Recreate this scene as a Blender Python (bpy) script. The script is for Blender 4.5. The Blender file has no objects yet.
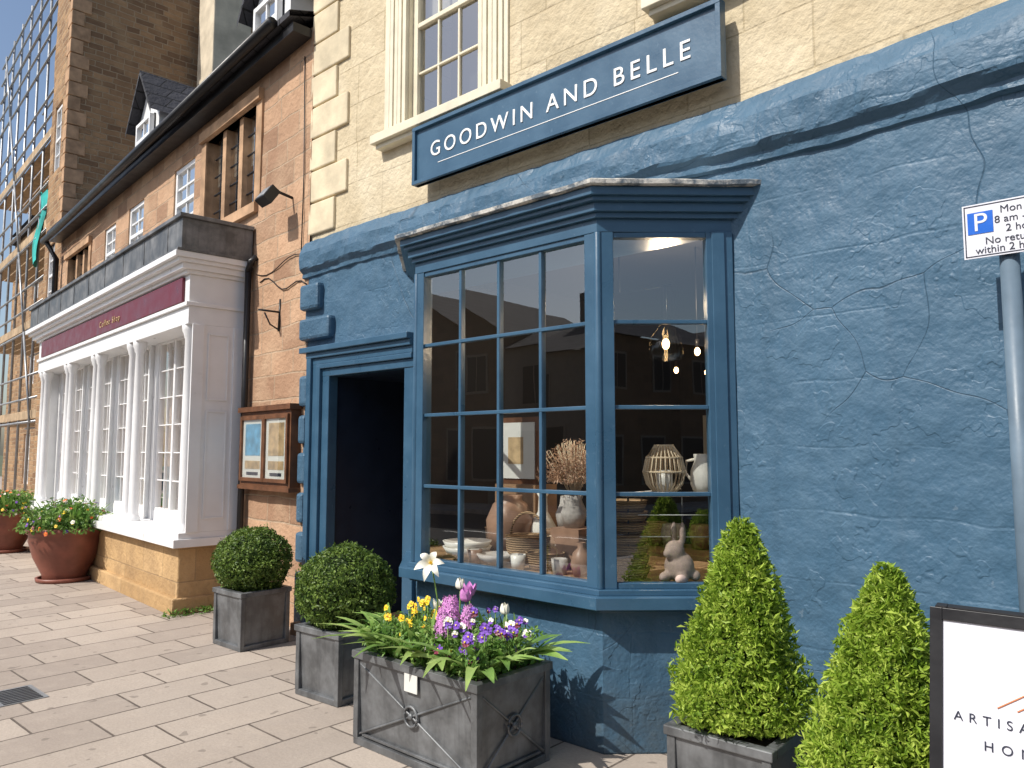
import bpy, math, random
import numpy as np
from mathutils import Vector, Matrix, noise
random.seed(3)
rng = np.random.default_rng(5)
scene = bpy.context.scene
scene.view_settings.view_transform = 'Standard'
scene.view_settings.look = 'None'
scene.view_settings.exposure = 0
COL = scene.collection
rad = math.radians

# ------------------------------------------------------------------ node helpers
class NT:
    def __init__(s, name):
        s.m = bpy.data.materials.new(name); s.m.use_nodes = True
        s.t = s.m.node_tree; s.n = s.t.nodes; s.l = s.t.links
        s.b = s.n['Principled BSDF']; s.out = s.n['Material Output']
        s.tc = s.n.new('ShaderNodeTexCoord').outputs['Object']
    def put(s, sock, v):
        if isinstance(v, bpy.types.NodeSocket): s.l.new(v, sock)
        elif isinstance(v, (tuple, list)) and len(v) == 3 and sock.type == 'RGBA': sock.default_value = (*v, 1)
        else: sock.default_value = v
    def noise(s, scale, detail=4, rough=.55, vec=None, dist=0):
        n = s.n.new('ShaderNodeTexNoise'); s.l.new(vec or s.tc, n.inputs['Vector'])
        n.inputs['Scale'].default_value = scale; n.inputs['Detail'].default_value = detail
        n.inputs['Roughness'].default_value = rough; n.inputs['Distortion'].default_value = dist
        return n.outputs['Fac']
    def noisec(s, scale, vec=None):
        n = s.n.new('ShaderNodeTexNoise'); s.l.new(vec or s.tc, n.inputs['Vector'])
        n.inputs['Scale'].default_value = scale; n.inputs['Detail'].default_value = 1
        return n.outputs['Color']
    def math(s, op, a, b=0.0, clamp=False):
        n = s.n.new('ShaderNodeMath'); n.operation = op; n.use_clamp = clamp
        s.put(n.inputs[0], a); s.put(n.inputs[1], b); return n.outputs[0]
    def rng(s, v, a, b, c=0.0, d=1.0):
        n = s.n.new('ShaderNodeMapRange'); s.put(n.inputs[0], v)
        for i, q in enumerate((a, b, c, d)): n.inputs[i+1].default_value = q
        return n.outputs[0]
    def mix(s, f, a, b, mode='MIX'):
        n = s.n.new('ShaderNodeMix'); n.data_type = 'RGBA'; n.blend_type = mode
        s.put(n.inputs[0], f); s.put(n.inputs[6], a); s.put(n.inputs[7], b); return n.outputs[2]
    def scalevec(s, sc, vec=None, rot=(0, 0, 0)):
        n = s.n.new('ShaderNodeMapping'); s.l.new(vec or s.tc, n.inputs[0])
        n.inputs['Scale'].default_value = sc; n.inputs['Rotation'].default_value = rot; return n.outputs[0]
    def sep(s):
        se = s.n.new('ShaderNodeSeparateXYZ'); s.l.new(s.tc, se.inputs[0]); return se.outputs
    def wallvec(s, mode='xz'):
        se = s.sep()
        co = s.n.new('ShaderNodeCombineXYZ')
        if mode == 'xz':
            s.l.new(s.math('ADD', se[0], se[1]), co.inputs[0]); s.l.new(se[2], co.inputs[1])
        else:
            s.l.new(se[1], co.inputs[0]); s.l.new(se[0], co.inputs[1])
        return co.outputs[0]
    def vadd(s, a, b):
        n = s.n.new('ShaderNodeVectorMath'); n.operation = 'ADD'; s.put(n.inputs[0], a); s.put(n.inputs[1], b); return n.outputs[0]
    def vscale(s, a, k):
        n = s.n.new('ShaderNodeVectorMath'); n.operation = 'SCALE'; s.put(n.inputs[0], a); n.inputs['Scale'].default_value = k; return n.outputs[0]
    def brick(s, vec, bw, bh, mort, c1, c2, cm, smooth=.2, off=.5):
        n = s.n.new('ShaderNodeTexBrick'); s.l.new(vec, n.inputs['Vector'])
        s.put(n.inputs['Color1'], c1); s.put(n.inputs['Color2'], c2); s.put(n.inputs['Mortar'], cm)
        n.inputs['Scale'].default_value = 1; n.inputs['Mortar Size'].default_value = mort
        n.inputs['Mortar Smooth'].default_value = smooth; n.inputs['Brick Width'].default_value = bw
        n.inputs['Row Height'].default_value = bh; n.offset = off; n.squash = 1.35; n.squash_frequency = 3
        return n.outputs['Color'], n.outputs['Fac']
    def bump(s, h, st, d=.01, nrm=None):
        n = s.n.new('ShaderNodeBump'); s.put(n.inputs['Height'], h); n.inputs['Strength'].default_value = st
        n.inputs['Distance'].default_value = d
        if nrm is not None: s.l.new(nrm, n.inputs['Normal'])
        return n.outputs['Normal']
    def fin(s, col, rough=.6, nrm=None, spec=.4, metal=0.0):
        s.put(s.b.inputs['Base Color'], col); s.put(s.b.inputs['Roughness'], rough)
        s.b.inputs['Specular IOR Level'].default_value = spec; s.b.inputs['Metallic'].default_value = metal
        if nrm is not None: s.l.new(nrm, s.b.inputs['Normal'])
        return s.m

def plain(name, c, rough=.5, var=.15, sc=6, bump=.15, bs=40, spec=.4, metal=0.0):
    t = NT(name)
    n = t.noise(sc, 3)
    d = tuple(x*(1-var) for x in c); e = tuple(min(1, x*(1+var)) for x in c)
    col = t.mix(t.rng(n, .3, .7), d, e)
    nr = t.bump(t.noise(bs, 1), bump, .004)
    return t.fin(col, t.rng(n, .3, .7, max(0, rough-.08), min(1, rough+.08)), nr, spec, metal)

# blue painted render over stone
def blue_wall(name, joints=True):
    t = NT(name)
    n1 = t.noise(1.3, 3); n2 = t.noise(9, 4, .6)
    c = t.mix(t.rng(n1, .3, .7), (.045, .104, .168), (.062, .133, .208))
    c = t.mix(t.rng(n2, .5, .8, 0, .5), c, (.088, .168, .245))
    st = t.noise(1.0, 3, .6, t.scalevec((7, 7, .45)))
    c = t.mix(t.rng(st, .52, .75, 0, .38), c, (.032, .074, .12))
    vv = t.vadd(t.tc, t.vscale(t.noisec(2.2), .30))
    vo = t.n.new('ShaderNodeTexVoronoi'); vo.feature = 'DISTANCE_TO_EDGE'; t.l.new(vv, vo.inputs['Vector']); vo.inputs['Scale'].default_value = 1.15
    mk = t.rng(t.noise(.9, 1), .5, .56)
    crack = t.math('MULTIPLY', t.rng(vo.outputs['Distance'], 0, .0042, 1, 0), mk)
    c = t.mix(t.math('MULTIPLY', crack, .6), c, (.018, .042, .07))
    chip = t.rng(t.noise(14, 3, .6), .71, .74)
    c = t.mix(t.math('MULTIPLY', chip, .35), c, (.20, .26, .32))
    # splash dirt near the ground
    z = t.sep()[2]
    dirt = t.math('MULTIPLY', t.rng(z, 0, .45, 1, 0), t.rng(n2, .35, .65, .15, .7))
    c = t.mix(dirt, c, (.07, .085, .09))
    nr = t.bump(t.noise(4.5, 4, .6), .55, .045)
    if joints:
        bv = t.vadd(t.wallvec(), t.vscale(t.noisec(3), .07))
        _, f = t.brick(bv, .62, .33, .010, (1, 1, 1), (1, 1, 1), (0, 0, 0), .9)
        jm = t.math('MULTIPLY', f, t.rng(n1, .42, .62))
        nr = t.bump(t.math('SUBTRACT', 1.0, jm), .22, .012, nr)
    pt = t.rng(t.noise(2.3, 4, .62), .545, .556)
    nr = t.bump(t.math('SUBTRACT', pt, t.math('MULTIPLY', crack, 1.2)), .42, .006, nr)
    nr = t.bump(t.noise(45, 3, .65), .42, .008, nr)
    return t.fin(c, t.rng(n2, .3, .7, .40, .64), nr, .4)

def blue_paint(name):
    t = NT(name)
    n = t.noise(4, 4)
    c = t.mix(t.rng(n, .35, .7), (.034, .088, .150), (.046, .114, .188))
    e = t.rng(t.noise(22, 4, .7), .63, .69, 0, .5)
    c = t.mix(e, c, (.09, .16, .23))
    nr = t.bump(t.noise(30, 2), .22, .004)
    return t.fin(c, t.rng(n, .3, .7, .26, .42), nr, .5)

def stone(name, c1, c2, mort, bw, bh, ms=.008, stain=(.12, .08, .05), mstain=.4, bumpb=.6, wob=.02, light=None):
    t = NT(name)
    bv = t.vadd(t.wallvec(), t.vscale(t.noisec(2.5), wob))
    ca, f = t.brick(bv, bw, bh, ms, c1, c2, mort, .35)
    n = t.noise(3, 4, .65); n2 = t.noise(18, 3, .6)
    c = t.mix(t.rng(n, .42, .75, 0, mstain), ca, stain)
    if light: c = t.mix(t.rng(t.noise(1.7, 2), .5, .7, 0, .5), c, light)
    c = t.mix(t.rng(n2, .3, .7, 0, .3), c, tuple(x*.6 for x in c1))
    nr = t.bump(t.math('SUBTRACT', 1.0, f), bumpb, .015)
    nr = t.bump(n2, .7, .024, nr)
    return t.fin(c, .88, nr, .2)

def paving():
    t = NT('paving_slabs')
    v = t.wallvec('yx')
    v = t.vadd(v, t.vscale(t.noisec(3), .008))
    ca, f = t.brick(v, .60, .385, .0075, (.45, .385, .325), (.325, .275, .235), (.10, .08, .065), .3)
    n = t.noise(1.1, 4, .6); n2 = t.noise(60, 2, .7); n3 = t.noise(7, 4, .65)
    c = t.mix(t.rng(n, .45, .75, 0, .35), ca, (.25, .205, .17))
    c = t.mix(t.rng(n3, .5, .75, 0, .3), c, (.50, .43, .36))
    c = t.mix(t.rng(n2, .35, .75, 0, .35), c, (.22, .185, .16))
    sp = t.rng(t.noise(9, 1), .70, .72)
    c = t.mix(t.math('MULTIPLY', sp, .45), c, (.12, .10, .085))
    nr = t.bump(t.math('SUBTRACT', 1.0, f), .8, .010)
    nr = t.bump(n3, .4, .014, nr)
    nr = t.bump(n2, .4, .003, nr)
    return t.fin(c, .82, nr, .3)

def lead(name, c=(.11, .115, .12), light=(.25, .255, .26), rough=.5, metal=.35):
    t = NT(name)
    n = t.noise(5, 4, .65); st = t.noise(1, 3, .6, t.scalevec((16, 16, 1.6)))
    col = t.mix(t.rng(n, .4, .7), c, light)
    col = t.mix(t.rng(st, .5, .75, 0, .5), col, tuple(x*.5 for x in c))
    nr = t.bump(t.noise(14, 2), .25, .008)
    return t.fin(col, t.rng(n, .3, .7, rough-.1, rough+.15), nr, .4, metal)

def foliage(name, dark, mid, light, rough=.45, trans=.3):
    t = NT(name)
    g = t.n.new('ShaderNodeNewGeometry'); r = g.outputs['Random Per Island']
    cl = t.noise(9, 1)
    f = t.math('ADD', t.math('MULTIPLY', r, .65), t.rng(cl, .3, .7, 0, .45), True)
    rp = t.n.new('ShaderNodeValToRGB'); t.l.new(f, rp.inputs[0])
    e = rp.color_ramp.elements; e[0].color = (*dark, 1); e[0].position = .1; e[1].color = (*light, 1); e[1].position = .95
    k = e.new(.5); k.color = (*mid, 1)
    m = t.fin(rp.outputs[0], rough, None, .35)
    tr = t.n.new('ShaderNodeBsdfTranslucent'); t.l.new(rp.outputs[0], tr.inputs[0])
    mx = t.n.new('ShaderNodeMixShader'); mx.inputs[0].default_value = trans
    t.l.new(t.b.outputs[0], mx.inputs[1]); t.l.new(tr.outputs[0], mx.inputs[2]); t.l.new(mx.outputs[0], t.out.inputs[0])
    return m

def glass(name, k=2.0, add=.05, tint=(.95, .97, .96), wob=.012):
    t = NT(name)
    g = t.n.new('ShaderNodeNewGeometry')
    dp = t.n.new('ShaderNodeVectorMath'); dp.operation = 'DOT_PRODUCT'; t.l.new(g.outputs['Incoming'], dp.inputs[0]); t.l.new(g.outputs['Normal'], dp.inputs[1])
    c = t.math('ABSOLUTE', dp.outputs['Value'])
    p = t.math('POWER', t.math('SUBTRACT', 1.0, c, True), 5.0)
    f = t.math('ADD', t.math('MULTIPLY', t.math('ADD', t.math('MULTIPLY', p, .96), .04), k), add, True)
    nr = t.bump(t.noise(3, 1), wob, .03)
    gl = t.n.new('ShaderNodeBsdfGlossy'); gl.inputs['Roughness'].default_value = .0; gl.inputs[0].default_value = (1, .99, .97, 1)
    t.l.new(nr, gl.inputs['Normal'])
    tr = t.n.new('ShaderNodeBsdfTransparent'); tr.inputs[0].default_value = (*tint, 1)
    mx = t.n.new('ShaderNodeMixShader'); t.l.new(f, mx.inputs[0]); t.l.new(tr.outputs[0], mx.inputs[1]); t.l.new(gl.outputs[0], mx.inputs[2])
    t.l.new(mx.outputs[0], t.out.inputs[0]); return t.m

def wicker(name, c):
    t = NT(name)
    w = t.n.new('ShaderNodeTexWave'); w.bands_direction = 'Z'; w.inputs['Scale'].default_value = 22; w.inputs['Distortion'].default_value = 2.5
    t.l.new(t.tc, w.inputs[0])
    n = t.noise(60, 1)
    f = t.math('MULTIPLY', w.outputs['Fac'], t.rng(n, .3, .7, .5, 1))
    col = t.mix(f, tuple(x*.35 for x in c), c)
    return t.fin(col, .7, t.bump(f, .8, .008), .2)

def emit(name, c, s):
    t = NT(name); e = t.n.new('ShaderNodeEmission'); e.inputs[0].default_value = (*c, 1); e.inputs[1].default_value = s
    t.l.new(e.outputs[0], t.out.inputs[0]); return t.m

BW = blue_wall('blue_painted_stone'); BP = blue_paint('blue_gloss_paint')
NAVY = plain('navy_door_paint', (.012, .022, .045), .35)
CREAM = stone('cream_ashlar', (.66, .56, .39), (.56, .47, .315), (.45, .37, .24), .72, .36, .006, (.36, .28, .17), .5, .4, .012, (.74, .66, .50))
CREAMQ = plain('cream_quoin_stone', (.63, .54, .38), .8, .2, 4, .6, 25, .2)
CREAMP = plain('cream_paint', (.70, .64, .49), .5, .1)
IRON = stone('ironstone_ashlar', (.58, .37, .235), (.29, .170, .108), (.45, .34, .24), .46, .235, .009, (.22, .13, .08), .4, .8, .04, (.58, .42, .28))
IRON2 = stone('ironstone_rubble', (.44, .27, .145), (.19, .11, .065), (.42, .32, .21), .27, .12, .012, (.15, .095, .06), .4, .8, .05, (.48, .33, .19))
GOLD = stone('golden_plinth_stone', (.58, .39, .20), (.45, .29, .14), (.36, .25, .14), .6, .32, .006, (.22, .14, .08), .55, .5, .02)
MULL = plain('dressed_stone', (.44, .28, .17), .85, .3, 5, .6, 20, .2)
CHIM = plain('rendered_chimney', (.58, .50, .38), .85, .2, 3, .5, 20, .2)
WHITE = plain('white_gloss_paint', (.80, .80, .80), .35, .04, 5, .1)
BURG = plain('burgundy_fascia', (.13, .012, .025), .35, .1)
LEADM = lead('roof_lead'); ZINC = lead('zinc_planter', (.115, .12, .125), (.24, .25, .26), .42, .4)
SLATE = stone('slate_roof', (.075, .075, .085), (.05, .05, .058), (.02, .02, .02), .3, .2, .01, (.04, .04, .04), .3, .8, .01)
PAV = paving()
ASPH = plain('asphalt', (.05, .05, .052), .9, .2, 3, .6, 120, .2)
KERB = plain('kerb_granite', (.30, .28, .27), .8, .2, 8, .4, 60)
GRND = plain('ground_earth', (.10, .11, .06), .95, .3, .3, .5, 5)
GL = glass('window_glass', 2.4, .10); GL2 = glass('upper_window_glass', 3.5, .18); GLS = glass('shelf_glass', 1.2, .02)
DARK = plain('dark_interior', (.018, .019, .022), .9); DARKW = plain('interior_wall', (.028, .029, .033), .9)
BLIND = plain('window_blind', (.36, .34, .30), .8, .1)
FLOORW = plain('interior_floor', (.07, .045, .03), .6)
WOOD = plain('display_case_wood', (.13, .055, .025), .5, .35, 9, .3)
TABLE = plain('display_wood', (.30, .18, .10), .55, .25, 7)
BLACK = plain('black_metal', (.015, .015, .017), .4)
STEEL = plain('galvanised_steel', (.36, .37, .38), .4, .2, 5, .2, 40, .5, .5)
TERRA = plain('terracotta_glaze', (.20, .068, .045), .45, .25, 5, .2)
SOIL = plain('soil', (.035, .024, .016), .95, .4, 20, .8, 50)
PAPER = plain('paper', (.70, .70, .66), .6, .05); PBLUE = plain('poster_blue', (.12, .33, .50), .6, .4, 12)
PTAN = plain('poster_tan', (.50, .36, .20), .6, .4, 10)
SIGNW = plain('sign_white', (.70, .71, .77), .35, .03); SIGNB = plain('sign_blue', (.01, .12, .55), .35, .05)
INK = plain('dark_ink', (.02, .025, .045), .5); ORANGE = plain('copper_ink', (.65, .22, .10), .5)
LETTER = plain('white_lettering', (.85, .85, .83), .4, .03)
BOX = foliage('box_leaves', (.035, .072, .014), (.095, .165, .028), (.24, .34, .07))
YEL = foliage('golden_conifer_leaves', (.10, .19, .016), (.29, .43, .045), (.56, .68, .13), .5, .4)
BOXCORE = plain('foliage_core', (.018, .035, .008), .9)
LEAFG = foliage('bedding_leaves', (.05, .12, .02), (.13, .27, .05), (.30, .44, .11))
BLADE = foliage('tulip_leaves', (.10, .20, .05), (.22, .38, .09), (.42, .56, .18), .4, .35)
YELF = plain('yellow_petal', (.85, .58, .02), .5, .15); PURF = plain('purple_petal', (.17, .06, .42), .5, .3, 40)
PINKF = plain('pink_petal', (.62, .25, .58), .5, .3, 30); WHTF = plain('white_petal', (.85, .83, .72), .5, .05)
ORAF = plain('orange_petal', (.75, .16, .03), .5, .2); MARF = plain('maroon_petal', (.18, .02, .05), .5, .3)
WICK = wicker('wicker', (.55, .37, .21)); WICKD = wicker('dark_wicker', (.32, .20, .12)); CANE = plain('pale_cane', (.66, .53, .36), .6, .2)
CERW = plain('white_ceramic', (.74, .72, .66), .3, .08); CERG = plain('grey_stoneware', (.44, .41, .38), .6, .2, 30); CERB = plain('brown_stoneware', (.30, .18, .12), .4, .3)
RABB = plain('pinkish_stone_ornament', (.46, .35, .30), .75, .15, 30)
DRY = foliage('dried_flowers', (.26, .15, .09), (.52, .32, .20), (.74, .54, .40), .8, .2)
t = NT('weathered_roof_cap'); n = t.noise(7, 5, .7)
CAPM = t.fin(t.mix(t.rng(n, .42, .56), (.12, .15, .18), (.60, .58, .53)), .8, t.bump(n, .8, .02), .2)
NET = plain('turquoise_netting', (.03, .36, .33), .8, .3, 4, .5, 60); PLANK = plain('scaffold_plank', (.40, .29, .18), .85, .3, 6)
BULB = emit('lit_bulb', (1, .62, .28), 16)
OPP = stone('opposite_stone', (.17, .11, .075), (.11, .075, .05), (.13, .10, .07), .46, .24, .009, (.07, .05, .035), .4, .5, .03)
OPPC = plain('opposite_render', (.20, .18, .155), .9, .1)

# ------------------------------------------------------------------ mesh helpers
class MB:
    def __init__(s): s.v = []; s.f = []; s.mi = []; s.sm = []; s.mats = []; s.M = None
    def add(s, vs, fs, mat, smooth=False):
        if mat not in s.mats: s.mats.append(mat)
        k = s.mats.index(mat); o = len(s.v)
        for p in vs:
            p = Vector(p)
            s.v.append(tuple(s.M @ p) if s.M is not None else tuple(p))
        for f in fs: s.f.append(tuple(i+o for i in f)); s.mi.append(k); s.sm.append(smooth)
    def box(s, x0, x1, y0, y1, z0, z1, mat):
        vs = [(x, y, z) for z in (z0, z1) for y in (y0, y1) for x in (x0, x1)]
        s.add(vs, [(0, 2, 3, 1), (4, 5, 7, 6), (0, 1, 5, 4), (2, 6, 7, 3), (0, 4, 6, 2), (1, 3, 7, 5)], mat)
    def quad(s, a, b, c, d, mat): s.add([a, b, c, d], [(0, 1, 2, 3)], mat)
    def prism(s, poly, z0, z1, mat, poly2=None):
        n = len(poly); p2 = poly2 or poly
        vs = [(x, y, z0) for x, y in poly]+[(x, y, z1) for x, y in p2]
        fs = [tuple(range(n))[::-1], tuple(range(n, 2*n))]+[(i, (i+1) % n, n+(i+1) % n, n+i) for i in range(n)]
        s.add(vs, fs, mat)
    def lathe(s, prof, c, mat, seg=32, smooth=True):
        vs = []; fs = []
        for r, z in prof:
            for i in range(seg):
                a = 2*math.pi*i/seg; vs.append((c[0]+r*math.cos(a), c[1]+r*math.sin(a), c[2]+z))
        for j in range(len(prof)-1):
            for i in range(seg): fs.append((j*seg+i, j*seg+(i+1) % seg, (j+1)*seg+(i+1) % seg, (j+1)*seg+i))
        s.add(vs, fs, mat, smooth)
    def tube(s, pts, r, mat, seg=8):
        pts = [Vector(p) for p in pts]; vs = []; fs = []
        rs = r if isinstance(r, (list, tuple)) else [r]*len(pts)
        for k, p in enumerate(pts):
            d = (pts[min(k+1, len(pts)-1)]-pts[max(k-1, 0)]).normalized()
            u = d.cross(Vector((0, 0, 1)) if abs(d.z) < .9 else Vector((1, 0, 0))).normalized(); w = d.cross(u)
            for i in range(seg):
                a = 2*math.pi*i/seg; vs.append(p+(u*math.cos(a)+w*math.sin(a))*rs[k])
        for j in range(len(pts)-1):
            for i in range(seg): fs.append((j*seg+i, j*seg+(i+1) % seg, (j+1)*seg+(i+1) % seg, (j+1)*seg+i))
        fs.append(tuple(range(seg))[::-1]); fs.append(tuple(range((len(pts)-1)*seg, len(pts)*seg)))
        s.add(vs, fs, mat, True)
    def ball(s, c, r, mat, seg=20, rings=12):
        if not isinstance(r, (tuple, list)): r = (r, r, r)
        vs = []; fs = []
        for j in range(rings+1):
            p = math.pi*j/rings
            for i in range(seg):
                a = 2*math.pi*i/seg
                vs.append((c[0]+r[0]*math.sin(p)*math.cos(a), c[1]+r[1]*math.sin(p)*math.sin(a), c[2]-r[2]*math.cos(p)))
        for j in range(rings):
            for i in range(seg): fs.append((j*seg+i, j*seg+(i+1) % seg, (j+1)*seg+(i+1) % seg, (j+1)*seg+i))
        s.add(vs, fs, mat, True)
    def wall(s, x0, x1, z0, z1, holes, yf, mat, step=.06, amp=.006, rdepth=.14, rmat=None):
        bx = {round(x0, 4), round(x1, 4)}; bz = {round(z0, 4), round(z1, 4)}
        for h in holes:
            for q in h[:2]:
                if x0 < q < x1: bx.add(round(q, 4))
            for q in h[2:4]:
                if z0 < q < z1: bz.add(round(q, 4))
        def fill(b):
            b = sorted(b); o = []
            for i in range(len(b)-1):
                n = max(1, int(round((b[i+1]-b[i])/step)))
                o += [b[i]+(b[i+1]-b[i])*k/n for k in range(n)]
            return o+[b[-1]]
        xs = fill(bx); zs = fill(bz); nx = len(xs); vs = []
        for z in zs:
            for x in xs:
                dm = 1
                for h in holes:
                    dx = max(h[0]-x, 0, x-h[1]); dz = max(h[2]-z, 0, z-h[3]); dm = min(dm, math.hypot(dx, dz)/.12)
                nz = noise.noise(Vector((x*1.6, z*1.6, 3)))*1.5+noise.noise(Vector((x*6, z*6, 9)))*.6+noise.noise(Vector((x*14, z*14, 5)))*.25
                vs.append((x, yf(x)-nz*amp*dm, z))
        fs = []
        for j in range(len(zs)-1):
            for i in range(nx-1):
                cx = (xs[i]+xs[i+1])/2; cz = (zs[j]+zs[j+1])/2
                if any(h[0] < cx < h[1] and h[2] < cz < h[3] for h in holes): continue
                fs.append((j*nx+i, j*nx+i+1, (j+1)*nx+i+1, (j+1)*nx+i))
        s.add(vs, fs, mat, True)
        for h in holes:
            a, b, c, d = h[:4]; y = yf((a+b)/2); e = y+rdepth; m2 = rmat or mat
            s.quad((a, y, c), (a, e, c), (a, e, d), (a, y, d), m2); s.quad((b, e, c), (b, y, c), (b, y, d), (b, e, d), m2)
            s.quad((a, y, d), (a, e, d), (b, e, d), (b, y, d), m2); s.quad((a, e, c), (a, y, c), (b, y, c), (b, e, c), m2)
    def sash(s, x0, x1, z0, z1, y, cols, rows, fm, gm, fw=.05, bw=.022, back=True, meet=True, blind=0):
        s.box(x0, x0+fw, y-.03, y+.03, z0, z1, fm); s.box(x1-fw, x1, y-.03, y+.03, z0, z1, fm)
        s.box(x0+fw, x1-fw, y-.028, y+.028, z1-fw, z1, fm); s.box(x0+fw, x1-fw, y-.028, y+.028, z0, z0+fw, fm)
        a, b, c, d = x0+fw, x1-fw, z0+fw, z1-fw
        for i in range(1, cols):
            x = a+(b-a)*i/cols; s.box(x-bw/2, x+bw/2, y-.014, y+.02, c, d, fm)
        for j in range(1, rows):
            z = c+(d-c)*j/rows; w = bw*(2.0 if meet and j == rows//2 else 1)
            s.box(a, b, y-.016-(.012 if w > bw else 0), y+.018, z-w/2, z+w/2, fm)
        s.quad((a, y+.004, c), (b, y+.004, c), (b, y+.004, d), (a, y+.004, d), gm)
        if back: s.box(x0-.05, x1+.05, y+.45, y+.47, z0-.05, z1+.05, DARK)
        if blind: s.box(x0+.01, x1-.01, y+.10, y+.11, z1-(z1-z0)*blind, z1-.01, BLIND)
    def build(s, name, parent=None, bevel=0, remesh=0):
        me = bpy.data.meshes.new(name); me.from_pydata(s.v, [], s.f)
        for m in s.mats: me.materials.append(m)
        me.polygons.foreach_set('material_index', s.mi); me.polygons.foreach_set('use_smooth', s.sm); me.update()
        o = bpy.data.objects.new(name, me); COL.objects.link(o)
        if parent: o.parent = parent
        if remesh:
            r = o.modifiers.new('r', 'REMESH'); r.mode = 'VOXEL'; r.voxel_size = remesh; r.use_smooth_shade = True
            q = o.modifiers.new('s', 'SMOOTH'); q.iterations = 6
        if bevel:
            b = o.modifiers.new('b', 'BEVEL'); b.width = bevel; b.segments = 2; b.limit_method = 'ANGLE'; b.angle_limit = rad(50)
        return o

def empty(name, loc=(0, 0, 0), rz=0):
    e = bpy.data.objects.new(name, None); COL.objects.link(e); e.location = loc; e.rotation_euler = (0, 0, rz); e.empty_display_size = .2; return e

def text(name, body, x, y, z, size, mat, parent, width=None, align='CENTER', rotx=90, ext=.003):
    c = bpy.data.curves.new(name, 'FONT'); c.body = body; c.size = size; c.extrude = ext; c.align_x = align
    c.materials.append(mat); o = bpy.data.objects.new(name, c); COL.objects.link(o)
    o.location = (x, y, z); o.rotation_euler = (rad(rotx), 0, 0); o.parent = parent
    if width:
        bpy.context.view_layer.update(); w0 = o.dimensions.x
        c.space_character = 1.3; bpy.context.view_layer.update(); w1 = o.dimensions.x
        c.space_character = max(.8, 1+.3*(width-w0)/max(1e-4, w1-w0))
    return o

def leaves(name, P, Nn, size, mat, parent, jit=.8, asp=.55):
    n = len(P); N = Nn+jit*rng.normal(size=(n, 3)); N /= np.linalg.norm(N, axis=1)[:, None]+1e-9
    T = np.cross(N, rng.normal(size=(n, 3))); T /= np.linalg.norm(T, axis=1)[:, None]+1e-9; B = np.cross(N, T)
    s = (size*rng.uniform(.65, 1.35, n))[:, None]
    V = np.stack([P-B*s*.5, P+T*s*asp*.5+N*s*.12, P+B*s*.5, P-T*s*asp*.5+N*s*.12], 1).reshape(-1, 3)
    me = bpy.data.meshes.new(name); me.from_pydata(V.tolist(), [], np.arange(4*n).reshape(-1, 4).tolist())
    me.materials.append(mat); o = bpy.data.objects.new(name, me); COL.objects.link(o); o.parent = parent; return o

def dirs(n):
    d = rng.normal(size=(n, 3)); return d/np.linalg.norm(d, axis=1)[:, None]
def lump(D, f, seed):
    return np.array([noise.noise(Vector((d[0]*f+seed, d[1]*f, d[2]*f)))+.5*noise.noise(Vector((d[0]*f*2.7, d[1]*f*2.7+seed, d[2]*f*2.7))) for d in D])

# ------------------------------------------------------------------ ground
mb = MB(); mb.quad((-300, -300, -.14), (300, -300, -.14), (300, 300, -.14), (-300, 300, -.14), GRND); mb.build('ground')
mb = MB(); mb.quad((-90, -7.6, -.12), (60, -7.6, -.12), (60, -1.6, -.12), (-90, -1.6, -.12), ASPH)
mb.build('road')
mb = MB()
for k in range(-30, 20): mb.quad((k*3, -4.65, -.116), (k*3+1.5, -4.65, -.116), (k*3+1.5, -4.55, -.116), (k*3, -4.55, -.116), LETTER)
mb.build('road_markings')
mb = MB(); mb.box(-90, 60, -1.45, 14, -.13, 0, PAV); mb.build('pavement')
mb = MB(); mb.box(-90, 60, -9.2, -7.75, -.13, 0, PAV); mb.build('pavement')
mb = MB()
for k in range(-90, 60):
    mb.box(k+.004, k+.996, -1.6, -1.452, -.13, .004, KERB); mb.box(k+.004, k+.996, -7.748, -7.6, -.13, .004, KERB)
mb.build('kerb', None, .012)
mb = MB()
mb.box(-6.03, -5.66, 1.50, 1.78, .001, .006, STEEL)
for k in range(9): mb.box(-6.00+k*.038, -5.980+k*.038, 1.53, 1.75, .006, .0085, BLACK)
mb.build('drain_cover')

# ------------------------------------------------------------------ blue / cream building
D = 3.9
def wy(x): return D if x < -1.8 else D-.09*(x+1.8)
def wyc(x): return wy(x)+.025
BB = empty('blue_shop_building')
mb = MB()
door = (-5.65, -4.6, -.01, 2.25); bay = (-4.42, -1.93, -.01, 2.96)
mb.wall(-6.07, 6, -.01, 3.3, [door, bay], wy, BW, .045, .012, .02)
mb.build('painted_wall', BB)
mb = MB()
W = [(-4.68, -3.86, 4.24, 6.0), (-2.0, -1.2, 4.34, 6.05), (.8, 1.6, 4.34, 6.05)]
mb.wall(-6.07, 6, 3.4, 7.6, W, wyc, CREAM, .07, .004, .13, CREAMP)
mb.box(-6.068, -6.0, 3.93, 11, 0, 7.6, CREAM); mb.box(5.93, 6, 3.4, 11, 0, 7.6, CREAM); mb.box(-6.0, 5.93, 10.9, 11, 0, 7.6, CREAM)
mb.build('upper_wall', BB)
mb = MB()
mb.box(-6.2, 6.1, 3.0, 3.7, 7.55, 7.75, CREAMP)
mb.add([(-6.2, 3.2, 7.75), (6.1, 3.0, 7.75), (6.1, 7, 11), (-6.2, 7, 11), (-6.2, 11, 7.6), (6.1, 11, 7.6)], [(0, 1, 2, 3), (3, 2, 5, 4)], SLATE)
mb.build('roof', BB)
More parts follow.
